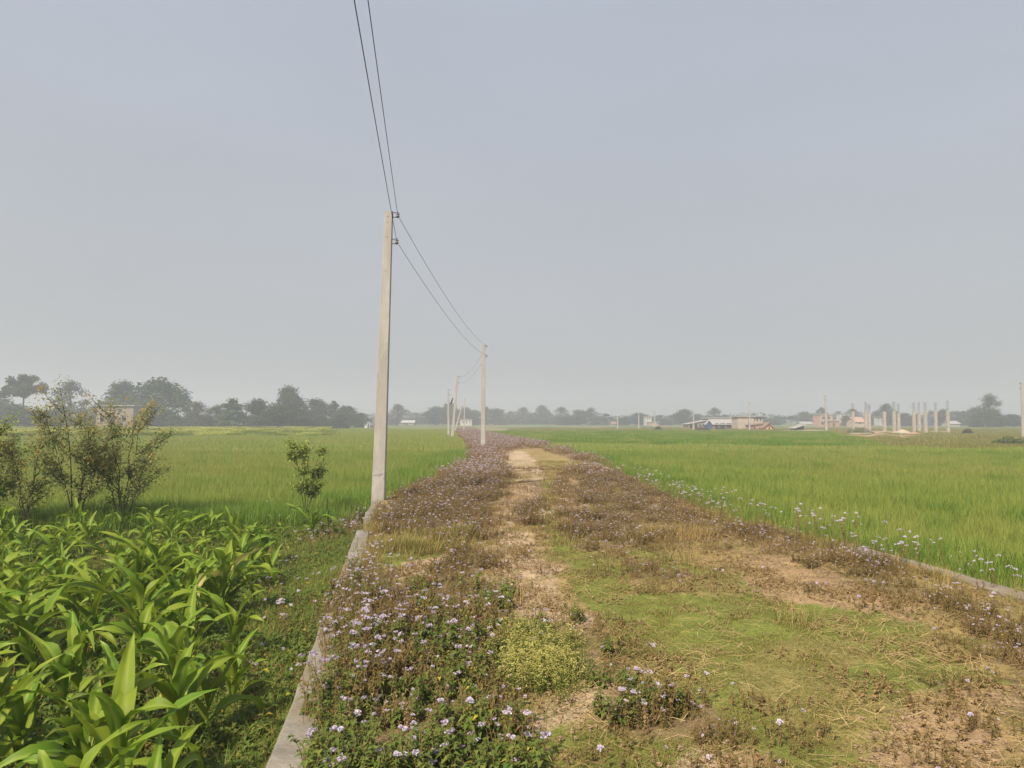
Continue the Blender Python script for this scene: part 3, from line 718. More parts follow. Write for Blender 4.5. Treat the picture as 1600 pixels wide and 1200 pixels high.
def mlabel(x, y):
    if y < 5.2: return ('one of the largest maize plants, nearest the camera at the bottom left', 'near maize plants')
    if float(lx(y)) - x < 1.7: return ('green maize plant at the edge of the patch, nearest the low wall', 'maize plants by the wall')
    if y > 10.5: return ('small maize plant in the back rows just before the wheat', 'maize plants in the back rows')
    return ('green maize plant in the middle of the maize patch', 'maize plants in the middle rows')
for k, (x, y) in enumerate(spots):
    o = mz[k] if k < 8 else copy_tree(mz[k % 8])
    o.location = (x, y, GZ); o.rotation_euler = (random.uniform(-.08, .08), random.uniform(-.08, .08), random.uniform(0, 6.28))
    s = random.uniform(.66, 1.06) * (1.0 if y < 6 else (.95 if y < 9 else .86)); o.scale = (s, s, s)
    lb, g = mlabel(x, y); tag(o, lb, 'maize plant', g)
pm = make_maize(600, .74, True); pm.location = (*at(345, 975, GZ), GZ); tag(pm, 'maize plant with drooping yellowed leaves near the middle of the maize', 'maize plant', 'maize plants in the middle rows')

# ------------------------------------------------------------------ shrubs at the edge of the wheat
def shrub(name, x, y, h, wd, label, seed, ml, nstem=5, nleaf=2600, orange=0, lsz=.072, zlo=.25, gap=.0):
    rr = random.Random(seed); root = empty(name, (x, y, GZ)); tr = MB(); cr_ = MB(); fl = MB(); tips = []
    for s in range(nstem):
        an = 6.283 * s / nstem + rr.uniform(-.5, .5); top = h * rr.uniform(.68, 1.0); out = wd * .5 * rr.uniform(.3, 1.0)
        pts = [Vector((.03 * math.cos(an), .03 * math.sin(an), -.05))]
        for k in range(1, 7):
            t = k / 6; pts.append(Vector((math.cos(an) * out * t ** 1.2 + rr.uniform(-.04, .04), math.sin(an) * out * t ** 1.2 + rr.uniform(-.04, .04), top * t)))
        tr.tube(pts, [.013 * (1 - .8 * k / 6) * (h / 2.4) for k in range(7)], 5, 0)
        for b in range(rr.randrange(7, 11)):
            t = rr.uniform(zlo, .97); k = min(5, int(t * 6)); p = pts[k].lerp(pts[k + 1], t * 6 - k)
            a2 = an + rr.uniform(-1.5, 1.5); L_ = wd * rr.uniform(.14, .34) * (1.15 - .5 * t); e = p + Vector((math.cos(a2) * L_, math.sin(a2) * L_, L_ * rr.uniform(.5, 1.3)))
            m_ = p.lerp(e, .5) + Vector((0, 0, -.02)); tr.tube([p, m_, e], [.007, .005, .002], 4, 0)
            tips.append((p, m_, e))
        tips.append((pts[3], pts[5], pts[6]))
    for _ in range(int(nleaf * 1.25)):
        a_, b_, c_ = rr.choice(tips); t = rr.uniform(.15, 1.08); p = a_.lerp(b_, t * 2) if t < .5 else b_.lerp(c_, t * 2 - 1)
        p = p + Vector((rr.gauss(0, .06), rr.gauss(0, .06), rr.gauss(0, .06))) * (h / 2.4)
        if nz(p.x, p.z, 3.0, seed) < gap - .4: continue
        an = rr.uniform(0, 6.28); L_ = lsz * rr.uniform(.6, 1.3)
        leaf(cr_, p, (math.cos(an), math.sin(an), rr.uniform(-.4, .8)), L_, L_ * .5, 0, min(1, max(0, rr.gauss(.25 + .4 * (p.z / h) ** 2, .25))))
    tr.build('trunk', M['bark'], root); cr_.build('crown', ml, root)
    if orange:
        for _ in range(orange):
            a_, b_, c_ = rr.choice(tips)
            if c_.z < h * .42: continue
            p = c_ + Vector((rr.gauss(0, .03), rr.gauss(0, .03), rr.uniform(-.08, .06)))
            for k in range(4): bloom(fl, p + Vector((rr.gauss(0, .015), rr.gauss(0, .015), rr.gauss(0, .03))), .017, rr, 0)
        fl.build('blossom', M['orange'], root)
    tag(root, label, 'shrub', 'shrubs along the wheat edge'); return root
dS = 14.0
shrub('shrub', X(122, dS), dS, 2.75, 1.75, 'tall loose shrub with orange tips, the highest of the group at the left', 11, M['shrub_leaf'], 6, 4700, 60)
shrub('shrub', X(196, dS + .3), dS + .3, 2.25, 1.75, 'open vase-shaped shrub with orange tips, right of the tallest one', 2, M['shrub_leaf'], 7, 3900, 36)
shrub('shrub', X(46, dS - .4), dS - .4, 2.25, 1.0, 'thin straggly shrub with reddish leaves between the dark shrub and the tallest one', 3, M['shrub_leaf'], 4, 2000, 30)
shrub('shrub', X(-32, dS - .2), dS - .2, 2.0, 1.6, 'dense dark green shrub cut by the left edge of the photo', 4, M['shrub_green'], 7, 4200, 6, lsz=.085)
shrub('shrub', X(478, 14.9), 14.9, 1.66, .68, 'small leafy green shrub standing alone left of the nearest pole', 15, M['shrub_green'], 5, 2600, 0, zlo=.36)
# dry scrub round the small shrub's foot, dead sticks
q = MB(); q.tube([(0, 0, -.05), (.01, 0, .3), (-.01, .01, .72)], [.009, .008, .006], 5); o = q.build('stick', M['dark']); o.location = (X(514, 13), 13, GZ)
tag(o, 'thin black stick standing upright left of the nearest pole', 'stick')
def branch(loc, seed, L_, rz, label):
    rr = random.Random(seed); q = MB()
    def rec(p, d, l, r_, dep):
        e = p + d * l; m_ = p.lerp(e, .5) + Vector((rr.uniform(-.05, .05), rr.uniform(-.05, .05), rr.uniform(0, .06))) * l
        q.tube([p, m_, e], [r_, r_ * .8, r_ * .6], 5)
        if dep > 0:
            for _ in range(3):
                nd = (d + Vector((rr.uniform(-.8, .8), rr.uniform(-.8, .8), rr.uniform(-.25, .45)))).normalized(); rec(p.lerp(e, rr.uniform(.4, 1)), nd, l * rr.uniform(.45, .7), r_ * .6, dep - 1)
    rec(Vector((0, 0, 0)), Vector((1, 0, .12)).normalized(), L_, .007, 3)
    o = q.build('dead_branch', M['bark_pale']); o.location = loc; o.rotation_euler = (0, 0, rz); tag(o, label, 'branch', 'dead branches on the weeds')
x, y = at(725, 850); branch((x, y, .20), 3, .5, R(150), 'bare dead branch lying on the flowers right of the nearest pole')
x, y = at(700, 800); branch((x, y, .28), 4, .5, R(20), 'second dead branch, farther back among the flowers')

# ------------------------------------------------------------------ utility poles and power lines
def pole(x, y, z0, h, w0, w1, lean, label, fittings=2, rz=0.0, side=1, group='concrete utility poles along the track', extra=None):
    root = empty('utility_pole', (x, y, z0), rz); q = MB(); d0, d1 = w0 * .62, w1 * .75
    n = 14; vs = []; fs = []
    for i in range(n + 1):
        t = i / n; a, b = (w0 + (w1 - w0) * t) / 2, (d0 + (d1 - d0) * t) / 2; c = min(a, b) * .16; zz = -.3 + (h + .3) * t
        ox = lean * h * t + .006 * nz(t * 5, x, 1, 3)
        for px_, py_ in ((-a + c, -b), (a - c, -b), (a, -b + c), (a, b - c), (a - c, b), (-a + c, b), (-a, b - c), (-a, -b + c)): vs.append((ox + px_, py_, zz))
    for i in range(n):
        for k in range(8): fs.append((i * 8 + k, i * 8 + (k + 1) % 8, i * 8 + 8 + (k + 1) % 8, i * 8 + 8 + k))
    fs += [tuple(range(8))[::-1], tuple(n * 8 + k for k in range(8))]
    q.add(vs, fs); q.build('shaft', M['pole'], root)
    pins = []
    for k in range(fittings):
        zz = h - .07 - .58 * k; xx = lean * zz + side * (w1 / 2 + .005)
        q = MB()
        for s in (.05, -.05): q.box(*sorted((xx, xx + side * .13)), -.018, .018, zz + s - .004, zz + s + .004)
        q.box(*sorted((xx - .004 * side, xx + side * .004)), -.022, .022, zz - .08, zz + .08)
        q.tube([(xx + side * .105, 0, zz - .075), (xx + side * .105, 0, zz + .075)], .008, 6)
        bk = q.build('bracket', M['steel'], root)
        q = MB(); q.tube([(xx + side * .105, 0, zz + a) for a in (-.044, -.03, -.012, 0, .012, .03, .044)], [.026, .043, .038, .022, .038, .043, .026], 12)
        q.build('insulator', M['porcelain'], bk, smooth=True)
        pins.append(Vector((x, y, z0)) + Matrix.Rotation(rz, 3, 'Z') @ Vector((xx + side * .105, 0, zz)))
    if extra: extra(root, h, lean, w1, d1)
    tag(root, label, 'utility pole', group); return pins
def holes(root, h, lean, w1, d1):
    q = MB()
    for dz in (.12, .24, .56, 1.3): q.tube([(lean * (h - dz) - .01, -d1 / 2 - .012, h - dz), (lean * (h - dz) - .01, -d1 / 2 + .01, h - dz)], .009, 8)
    q.build('hole_stud', M['steel'], root)  # dark steel studs stand in for the shaded holes in the shaft
    q = MB(); zz = h * .13; pts_ = []
    for k in range(17): a = 6.283 * k / 16; pts_.append((lean * zz + .155 * math.cos(a), .11 * math.sin(a), zz + .03 * math.cos(a)))
    q.tube(pts_, .0035, 4, cap=False); q.build('tie_wire', M['wire'], root)
PB = -.35
p1 = pole(X(591, 16.5) , 16.5, PB, Z(331, 16.5) - PB, .29, .165, .030, 'nearest and tallest concrete pole, with two insulators, at the left of the track', 2, extra=holes)
p2 = pole(X(755, 46), 46, PB, Z(539, 46) - PB, .30, .19, .0, 'second concrete pole, upright, standing among lilac flowers', 2)
p3 = pole(X(706, 78), 78, PB, Z(588, 78) - PB, .30, .19, .085, 'third concrete pole, leaning to the right, dark insulators on top', 2)
p4 = pole(X(701, 86), 86, PB, Z(608, 86) - PB, .26, .18, -.01, 'slim upright concrete pole just left of the leaning one', 2, side=1)
p5 = pole(X(709, 118), 118, PB, Z(634, 118) - PB, .28, .2, .30, 'strongly slanting concrete pole propped against a thinner one', 1)
p6 = pole(X(725, 125), 125, PB, Z(622, 125) - PB, .24, .16, .02, 'thin upright pole behind the slanting one', 1)
PR = 'concrete poles across the right field'
pr = [pole(X(1598, 85), 85, PB, Z(598, 85) - PB, .30, .2, .0, 'concrete pole cut by the right edge of the photo', 2, side=-1, group=PR),
      pole(X(1291, 126), 126, PB, Z(618, 126) - PB, .34, .22, -.01, 'concrete pole left of the unfinished columns', 2, side=-1, group=PR),
      pole(X(1171, 150), 150, PB, Z(628, 150) - PB, .30, .2, .01, 'concrete pole in front of the square brick building', 1, side=-1, group=PR),
      pole(X(1083, 150), 150, PB, Z(640, 150) - PB, .30, .2, .03, 'concrete pole at the left end of the low sheds', 1, side=-1, group=PR),
      pole(X(1023, 168), 168, PB, Z(642, 168) - PB, .28, .2, 0, 'pale pole in front of the white box house', 1, side=-1, group=PR),
      pole(X(998, 168), 168, PB, Z(645, 168) - PB, .28, .2, 0, 'pale pole left of the white box house', 1, side=-1, group=PR),
      pole(X(965, 168), 168, PB, Z(650, 168) - PB, .30, .22, 0, 'pale pole leftmost of those across the right field', 1, side=-1, group=PR)]
def wire(pts, sags, rad, label):
    q = MB(); path_ = []
    for (a, b), s in zip(zip(pts[:-1], pts[1:]), sags):
        a, b = Vector(a), Vector(b)
        for k in range(28): t = k / 28; p = a.lerp(b, t); p.z -= 4 * s * t * (1 - t); path_.append(p)
    path_.append(Vector(pts[-1])); q.tube(path_, rad, 5, cap=False); o = q.build('power_line', M['wire']); tag(o, label, 'power line', 'overhead wires along the track')
wire([(2.4, -26, 6.1), p1[0], p2[0], p3[0]], [.30, .42, .5], .0055, 'upper overhead wire running from pole top to pole top')
wire([(2.3, -26, 5.5), p1[1], p2[1], p3[1]], [.30, .42, .5], .0055, 'lower overhead wire on the second insulators')
# insulator stack hung between the two leaning poles
q = MB(); q.tube([(0, 0, 0), (.12, 0, .35), (.25, 0, .72)], [.07, .09, .06], 6); o = q.build('hanging_insulator', M['dark']); o.location = (X(704, 84), 84, Z(632, 84)); tag(o, 'short dark object hanging between the slim and the leaning pole', 'insulator')

# ------------------------------------------------------------------ unfinished building: concrete columns with bare rebar
CG = 'unfinished concrete columns'
cols = [(1333, 643, 628, 130, 'leftmost unfinished column, standing by the dark bush'), (1353, 643, 626, 134, 'rear column of the pair in front of the pink house'), (1358, 646, 630, 124, 'front column of the pair in front of the pink house'),
        (1382, 643, 632, 131, 'lone column between the two column pairs'), (1397, 642, 626, 124, 'left column of the pair with a brick-red patch'), (1404, 646, 628, 130, 'right column of the pair with a brick-red patch'),
        (1428, 644, 627, 128, 'first column right of the rubble heap'), (1436, 644, 627, 136, 'rear column behind the rubble, second right of the heap'),
        (1446, 643, 627, 124, 'third column right of the rubble heap'), (1462, 642, 627, 130, 'column second from the right end of the row'), (1481, 642, 624, 125, 'rightmost unfinished column of the row')]
for u, vt, vr, d, lb in cols:
    h = Z(vt, d) - GZ; rbh = Z(vr, d) - Z(vt, d); root = empty('concrete_column', (X(u, d), d, GZ)); q = MB(); q.box(-.2, .2, -.2, .2, -.2, h); q.build('shaft', M['column'], root)
    q = MB()
    for sx in (-1, 0, 1):
        for sy in (-1, 1): q.tube([(sx * .13, sy * .13, h - .05), (sx * .15 + random.uniform(-.04, .04), sy * .15, h + rbh * random.uniform(.8, 1))], .016, 4)
    for k in range(3): z = h + rbh * (.2 + .25 * k); q.box(-.15, .15, -.15, .15, z, z + .02)
    q.build('rebar', M['rebar'], root); q = MB(); q.box(-.27, .27, -.27, .27, .0, .14); q.build('footing', M['column'], root); tag(root, lb, 'column', CG)
q = MB(); q.box(X(1345, 131), X(1484, 131), 131.0, 131.35, GZ - .1, GZ + .22); o = q.build('ground_beam', M['cream_wall']); tag(o, 'low concrete beam joining the feet of the columns', 'beam')
q = MB(); q.box(X(1320, 118), X(1362, 118), 118, 118.3, GZ - .1, GZ + .16); o = q.build('ground_beam', M['cream_wall']); tag(o, 'short low concrete strip in front of the dark bush', 'beam')
def heap(name, u, d, wd, dp, h, m, label, cat, seed):
    vs = []; n = 22
    for j in range(n):
        for i in range(n):
            a, b = i / (n - 1) * 2 - 1, j / (n - 1) * 2 - 1; rr_ = min(1, math.hypot(a, b)); x, y = a * wd / 2, b * dp / 2
            vs.append((x, y, (1 - rr_ ** 1.2) * (h + .3) * (1 + .7 * nz(x, y, .7, seed)) - .3 + .12 * nz(x, y, 2.5, seed)))
    q = MB(); q.add(vs, [(j * n + i, j * n + i + 1, j * n + n + i + 1, j * n + n + i) for j in range(n - 1) for i in range(n - 1)]); o = q.build(name, m); o.location = (X(u, d), d, GZ); tag(o, label, cat); return o
heap('rubble_heap', 1407, 120, 6.0, 3, .55, M['cream_wall'], 'pale heap of broken bricks in front of the columns', 'rubble', 3)
heap('rubble_heap', 1428, 117, 5.0, 2, .35, M['brick'], 'flat reddish scatter of brick beside the pale heap', 'rubble', 4)
o = heap('earth_mound', 1372, 99, 24, 5, .28, M['soil'], 'long low strip of bare brown earth in front of the columns', 'earth mound', 8)
# walls of the plots
def plot_wall(u0, u1, d, v, m, label):
    q = MB(); x0, x1 = X(u0, d), X(u1, d); n = int((x1 - x0) / 1.5) + 1
    for k in range(n):
        a, b = x0 + (x1 - x0) * k / n, x0 + (x1 - x0) * (k + 1) / n - .03; q.box(a, b, d, d + .22, GZ - .1, Z(v, d) + random.uniform(-.08, .05))
    o = q.build('boundary_wall', m); tag(o, label, 'wall')
plot_wall(1230, 1287, 134, 671.5, M['cream_wall'], 'low cream boundary wall left of the pole by the columns')
plot_wall(1205, 1228, 160, 672.5 - 1, M['cream_wall'], 'low pale wall right of the orange-walled hut')

# ------------------------------------------------------------------ buildings far off
def window(parent, x0, x1, y, z0, z1):
    q = MB(); f = .07
    q.box(x0 - f, x1 + f, y - .05, y + .03, z0 - f, z0); q.box(x0 - f, x1 + f, y - .05, y + .03, z1, z1 + f); q.box(x0 - f, x0, y - .05, y + .03, z0, z1); q.box(x1, x1 + f, y - .05, y + .03, z0, z1)
    w_ = q.build('window', M['white_wall'], parent); q = MB(); q.box(x0, x1, y - .02, y + .02, z0, z1); q.build('pane', M['dark'], w_)
def building(u0, u1, vt, d, dep, mw, mr, label, roof='flat', wins=(), doors=(), name='house', over=.3, rz=0.0, rh=.9, vb=None, storeys=1):
    x0, x1 = X(u0, d), X(u1, d); wd = x1 - x0; h = Z(vt, d) - GZ; root = empty(name, ((x0 + x1) / 2, d, GZ), rz); a = wd / 2
    base = -.3
    hw = h - (rh if roof in ('gable', 'shed', 'mono') else .18)
    q = MB(); q.box(-a, a, 0, dep, base, hw); q.build('wall', mw, root)
    q = MB(); t = .09
    if roof == 'flat':
        q.box(-a - over, a + over, -over, dep + over, hw + .002, h)
    elif roof == 'gable':          # ridge along x
        q.add([(-a - over, -over, hw - .1), (a + over, -over, hw - .1), (a + over, dep / 2, h), (-a - over, dep / 2, h), (-a - over, dep + over, hw - .1), (a + over, dep + over, hw - .1),
               (-a - over, -over, hw - .1 + t), (a + over, -over, hw - .1 + t), (a + over, dep / 2, h + t), (-a - over, dep / 2, h + t), (-a - over, dep + over, hw - .1 + t), (a + over, dep + over, hw - .1 + t)],
              [(0, 1, 2, 3), (3, 2, 5, 4), (6, 9, 8, 7), (9, 10, 11, 8), (0, 6, 7, 1), (4, 5, 11, 10), (0, 3, 9, 6), (3, 4, 10, 9), (1, 7, 8, 2), (2, 8, 11, 5)])
    else:                          # gable facing the viewer ('shed') or one slope ('mono')
        xr = 0 if roof == 'shed' else a + over
        q.add([(-a - over, -over, hw - .1), (xr, -over, h), (a + over, -over, hw - .1), (-a - over, dep + over, hw - .1), (xr, dep + over, h), (a + over, dep + over, hw - .1)] +
              [(-a - over, -over, hw - .1 + t), (xr, -over, h + t), (a + over, -over, hw - .1 + t), (-a - over, dep + over, hw - .1 + t), (xr, dep + over, h + t), (a + over, dep + over, hw - .1 + t)],
              [(0, 3, 4, 1), (1, 4, 5, 2), (6, 7, 10, 9), (7, 8, 11, 10), (0, 1, 7, 6), (1, 2, 8, 7), (3, 9, 10, 4), (4, 10, 11, 5), (0, 6, 9, 3), (2, 5, 11, 8)] if roof == 'shed' else
              [(0, 3, 4, 1), (6, 7, 10, 9), (0, 1, 7, 6), (3, 9, 10, 4), (0, 6, 9, 3), (1, 4, 10, 7)])
    q.build('roof', mr, root)
    if roof in ('gable', 'shed', 'mono'):
        q = MB()
        if roof == 'shed': q.add([(-a, -.004, hw), (a, -.004, hw), (0, -.004, h - .12)], [(0, 1, 2)])
        elif roof == 'mono': q.add([(-a, -.004, hw), (a, -.004, hw), (a, -.004, h - .12)], [(0, 1, 2)])
        else:
            for s in (-1, 1): q.add([(s * (a + .003), 0, hw), (s * (a + .003), dep, hw), (s * (a + .003), dep / 2, h - .1)], [(0, 1, 2)])
        q.build('gable', mw, root)
    for (f0, f1, z0, z1) in wins: window(root, -a + f0 * wd, -a + f1 * wd, 0, z0 * h, z1 * h)
    for (f0, f1, z1) in doors:
        q = MB(); q.box(-a + f0 * wd, -a + f1 * wd, -.03, .03, 0, z1 * h); q.build('door', M['dark'], root)
    tag(root, label, 'building', 'farm buildings beyond the fields'); return root
building(1075, 1103, 657, 178, 5, M['mud'], M['tin'], 'grey shed with a sloping roof at the left end of the sheds', 'mono', ((.62, .72, .35, .6), (.8, .92, .35, .62)), ((.1, .25, .55), (.38, .5, .55)), 'shed', rh=.8)
building(1104, 1112, 657, 176, 6, M['blue'], M['tin'], 'small blue-walled bay between the grey shed and the long shed', 'shed', (), (), 'shed', over=.15)
building(1114, 1152, 655.5, 177.5, 6, M['mud'], M['tin'], 'long low open shed with a pale tin roof, left of the brick building', 'gable', (), ((.08, .22, .62), (.3, .5, .62), (.55, .75, .62), (.8, .97, .62)), 'shed', rh=1.1)
building(1106, 1140, 652.5, 200, 6, M['mud'], M['white_wall'], 'white-roofed long building behind the sheds', 'flat', ((.1, .2, .4, .7), (.6, .7, .4, .7)), (), 'shed', over=.4)
building(1153, 1178, 650, 172, 5, M['cream_wall'], M['tin'], 'square cream building with flat roof behind a pole', 'flat', (), ((.64, .74, .55),), 'house', over=.35)
building(1180, 1192, 649.5, 184, 6, M['cream_wall'], M['white_wall'], 'two-storey building with pale slabs right of the square one', 'flat', ((.15, .35, .6, .8), (.6, .8, .6, .8)), (), 'house', over=.6)
building(1176, 1205, 660.5, 166, 5, M['brick'], M['rusty'], 'low hut with a dark rusty roof and brownish wall', 'mono', (), ((.05, .13, .6),), 'hut', rh=.45, over=.25)
building(1194, 1206, 662, 163.5, 4, M['orange_wall'], M['rusty'], 'small bright orange-walled hut end with a dark roof', 'shed', (), ((.55, .75, .5),), 'hut', over=.4)
building(1009, 1018, 650.5, 300, 5, M['white_wall'], M['brick'], 'small white box house with two dark windows', 'flat', ((.2, .4, .72, .88), (.58, .78, .72, .88)), (), 'house', over=.2)
building(1014, 1030, 659, 290, 5, M['pink_wall'], M['white_wall'], 'low pinkish house in front of the white box house', 'flat', ((.05, .15, .3, .6), (.8, .95, .3, .7)), (), 'house')
building(719, 737, 655, 300, 5, M['white_wall'], M['pink_wall'], 'white house behind the slanting pole', 'flat', ((.2, .3, .4, .7), (.5, .6, .4, .7), (.8, .88, .4, .7)), (), 'house')
building(517, 533, 652, 210, 5, M['mud'], M['orange_wall'], 'hut with an orange-pink roof among the trees', 'flat', (), (), 'hut')
building(513, 536, 659, 205, 4, M['blue'], M['blue'], 'blue-sheeted shelter in front of the orange-roofed hut', 'shed', (), ((.4, .6, .5),), 'hut', rh=.9)
building(569, 578, 659, 205, 4, M['white_wall'], M['tin'], 'small white hut with a pointed roof left of the nearest pole', 'shed', (), ((.6, .85, .6),), 'hut', rh=.9)
building(577, 585, 653, 240, 4, M['white_wall'], M['tin'], 'white upper house just left of the nearest pole', 'shed', (), (), 'house')
building(627, 647, 657, 330, 5, M['mud'], M['white_wall'], 'low hut with a white roof right of the nearest pole', 'gable', (), ((.3, .5, .5),), 'hut')
building(606, 614, 653, 330, 5, M['white_wall'], M['tin'], 'whitish house half hidden by the nearest pole', 'flat', (), (), 'house')
building(150, 208, 633, 176, 9, M['mud'], M['tin'], 'dull flat-roofed house behind the orange-tipped shrubs', 'flat', ((.1, .22, .3, .55), (.4, .52, .3, .55), (.7, .82, .3, .55), (.2, .3, .7, .85), (.6, .7, .7, .85)), (), 'house', over=.5)
building(1281, 1301, 647, 260, 6, M['pink_wall'], M['white_wall'], 'pink two-storey house behind the pole by the columns', 'flat', ((.2, .4, .6, .8), (.6, .8, .6, .8), (.1, .3, .15, .4)), (), 'house')
building(1297, 1311, 657, 250, 5, M['brick'], M['cream_wall'], 'low brick house right of the pink two-storey one', 'flat', (), ((.3, .5, .6),), 'house')
building(1336, 1352, 652, 230, 6, M['cream_wall'], M['pink_wall'], 'cream house with a pink gable roof seen between the columns', 'gable', ((.4, .55, .3, .5),), (), 'house', rh=1.4)
building(1375, 1390, 651, 300, 5, M['white_wall'], M['tin'], 'whitish house seen between the columns', 'flat', ((.3, .5, .5, .75),), (), 'house')
building(1313, 1320, 646, 320, 4, M['white_wall'], M['tin'], 'tall narrow white house left of the columns', 'flat', ((.3, .6, .7, .85), (.3, .6, .4, .55)), (), 'house')
building(1450, 1458, 650, 300, 4, M['blue'], M['tin'], 'bluish sheet-walled building between the right columns', 'flat', (), (), 'house')
building(1484, 1500, 658, 260, 5, M['tin'], M['tin'], 'low grey tin-roofed building right of the columns', 'gable', (), (), 'shed')
building(1252, 1270, 659, 320, 5, M['white_wall'], M['tin'], 'low pale house at the foot of the trees, left of the pink one', 'gable', (), (), 'house')
building(932, 943, 655, 380, 5, M['white_wall'], M['tin'], 'distant pale roofed house under the bare tree', 'gable', (), (), 'house')
building(956, 962, 659, 300, 4, M['cream_wall'], M['rusty'], 'tiny cream hut beside the leftmost pale pole', 'gable', (), (), 'hut')
building(797, 806, 658, 400, 4, M['white_wall'], M['tin'], 'tiny distant white house right of the second pole', 'gable', (), (), 'house')
building(1243, 1256, 664, 150, 3, M['dark'], M['tin'], 'small lean-to with a tilted pale roof above the boundary wall', 'mono', (), (), 'hut', rh=.6)

# ------------------------------------------------------------------ far trees, one by one
def tree_proto(kind, seed):
    """unit-height tree: trunk with limbs, crown of leaf clumps"""
    rr = random.Random(seed); root = empty('tree', (0, 0, 0)); tr = MB(); cr_ = MB(); H = 10.0
    spec = {'round': (.14, .5, .40, 40, 5200), 'umbrella': (.6, .78, .5, 30, 4200), 'tall': (.25, .62, .30, 30, 3600), 'cone': (.05, .45, .27, 34, 4200),
            'bushy': (.02, .42, .50, 52, 6200), 'sparse': (.24, .62, .42, 44, 2600), 'feather': (.08, .5, .42, 40, 3400)}[kind]
    z0, zc, rad, ncl, nl = spec; tops = []
    tz = H * (zc if kind != 'umbrella' else .72)
    bend = rr.uniform(-.3, .3); tp = [(0, 0, -.3), (bend * .3, .1, tz * .35), (bend, -.1, tz * .7), (bend * 1.3, 0, tz)]
    tr.tube(tp, [.26, .2, .15, .08], 7)
    lob = [(rr.uniform(0, 6.283), rr.uniform(.75, 1.15)) for _ in range(5)]
    for c in range(ncl):
        an = rr.uniform(0, 6.283); q = rr.random() ** .5 * .85
        if kind == 'cone': zz = rr.uniform(.06, .92); rd = rad * (1.05 - zz) ** .8 * 1.1 * q
        elif kind == 'umbrella': zz = rr.uniform(.6, .92); rd = rad * q * (1 if zz < .78 else .65)
        else:
            zz = z0 + (.9 - z0) * rr.random(); k = (zz - z0) / (.9 - z0); prof = (1 - abs(2 * k - .85) ** 2.6 * .75) if k > .42 else (.62 + .9 * k if kind != 'bushy' else .9 + .2 * k)
            rd = rad * max(.12, prof) * q
            la, lm = min(lob, key=lambda l: abs(math.remainder(an - l[0], 6.283))); rd *= lm
        cs = H * (rr.uniform(.11, .18) if kind in ('round', 'bushy') else rr.uniform(.08, .15)) * (.7 if kind in ('cone', 'tall') else 1) * (.72 if kind == 'umbrella' else 1)
        c_ = Vector((math.cos(an) * rd * H, math.sin(an) * rd * H, max(zz * H, cs * .6)))
        tops.append((c_, cs))
        st = Vector(tp[2]).lerp(Vector(tp[3]), rr.random()) if zz > .45 else Vector(tp[1])
        if c % 2 == 0 or kind in ('umbrella', 'sparse'): tr.tube([st, st.lerp(c_, .5) + Vector((0, 0, .3)), c_], [.07, .05, .02], 4, cap=False)
        if kind == 'sparse':
            for _ in range(9): e = c_ + Vector((rr.gauss(0, 1), rr.gauss(0, 1), rr.gauss(.3, .8))) * .7; tr.tube([st.lerp(c_, .7), e], [.035, .012], 3, cap=False)
    wts = [t_[1] ** 2 for t_ in tops]; picks = rr.choices(tops, wts, k=nl)
    for c_, cs in picks:
        d = Vector((rr.gauss(0, 1), rr.gauss(0, 1), rr.gauss(0, 1))).normalized() * cs * rr.uniform(.35, 1.2)
        d.z *= .85 if kind != 'umbrella' else .75; p = c_ + d; s = rr.uniform(.14, .36) * (.7 if kind in ('feather', 'sparse') else 1); u_ = Vector((rr.gauss(0, 1), rr.gauss(0, 1), rr.gauss(0, .8))).normalized(); v_ = u_.cross(d.normalized() + Vector((.01, 0, .02))).normalized()
        if p.z < .2: p.z = .2 + rr.random() * .4
        cr_.add([p - u_ * s, p + v_ * s * .6, p + u_ * s, p - v_ * s * .6], [(0, 1, 2, 3)], 0, min(1, max(0, rr.gauss(.35, .25))))
    leafm = {'round': 'tree_dark', 'umbrella': 'tree_dark', 'tall': 'tree_dark', 'cone': 'tree_green', 'bushy': 'tree_dark', 'sparse': 'tree_brown', 'feather': 'tree_brown'}[kind]
    tr.build('trunk', M['bark'], root); cr_.build('crown', M[leafm], root); return root
PK = {}
def tree(u, vt, wpx, d, kind, label=None, base_v=None):
    key = (kind, len([1 for q in TREES if q[0] == kind]) % 3)
    TREES.append((kind,))
    if key not in PK: PK[key] = [tree_proto(kind, 700 + hash_k(kind) * 10 + key[1]), 0]
    pr_ = PK[key]; o = pr_[0] if pr_[1] == 0 else copy_tree(pr_[0]); pr_[1] += 1
    h = (Z(vt, d) - GZ) / 10.0 * 1.02; wd = wpx / F * d; nat = {'round': 7.4, 'umbrella': 9.5, 'tall': 6.0, 'cone': 5.2, 'bushy': 9.2, 'sparse': 7.6, 'feather': 7.6}[kind]
    sx = wd / nat * (1.22 if u < 600 else 1.05); o.location = (X(u, d), d, GZ); o.scale = (sx, sx, h); o.rotation_euler = (0, 0, random.uniform(0, 6.28))
    g = 'trees along the far edge of the fields'
    tag(o, label or 'one of the low hazy trees and bushes filling the distant tree line', 'tree', g if label else 'small hazy trees of the distant line')
def hash_k(k): return ['round', 'umbrella', 'tall', 'cone', 'bushy', 'sparse', 'feather'].index(k)
TREES = []
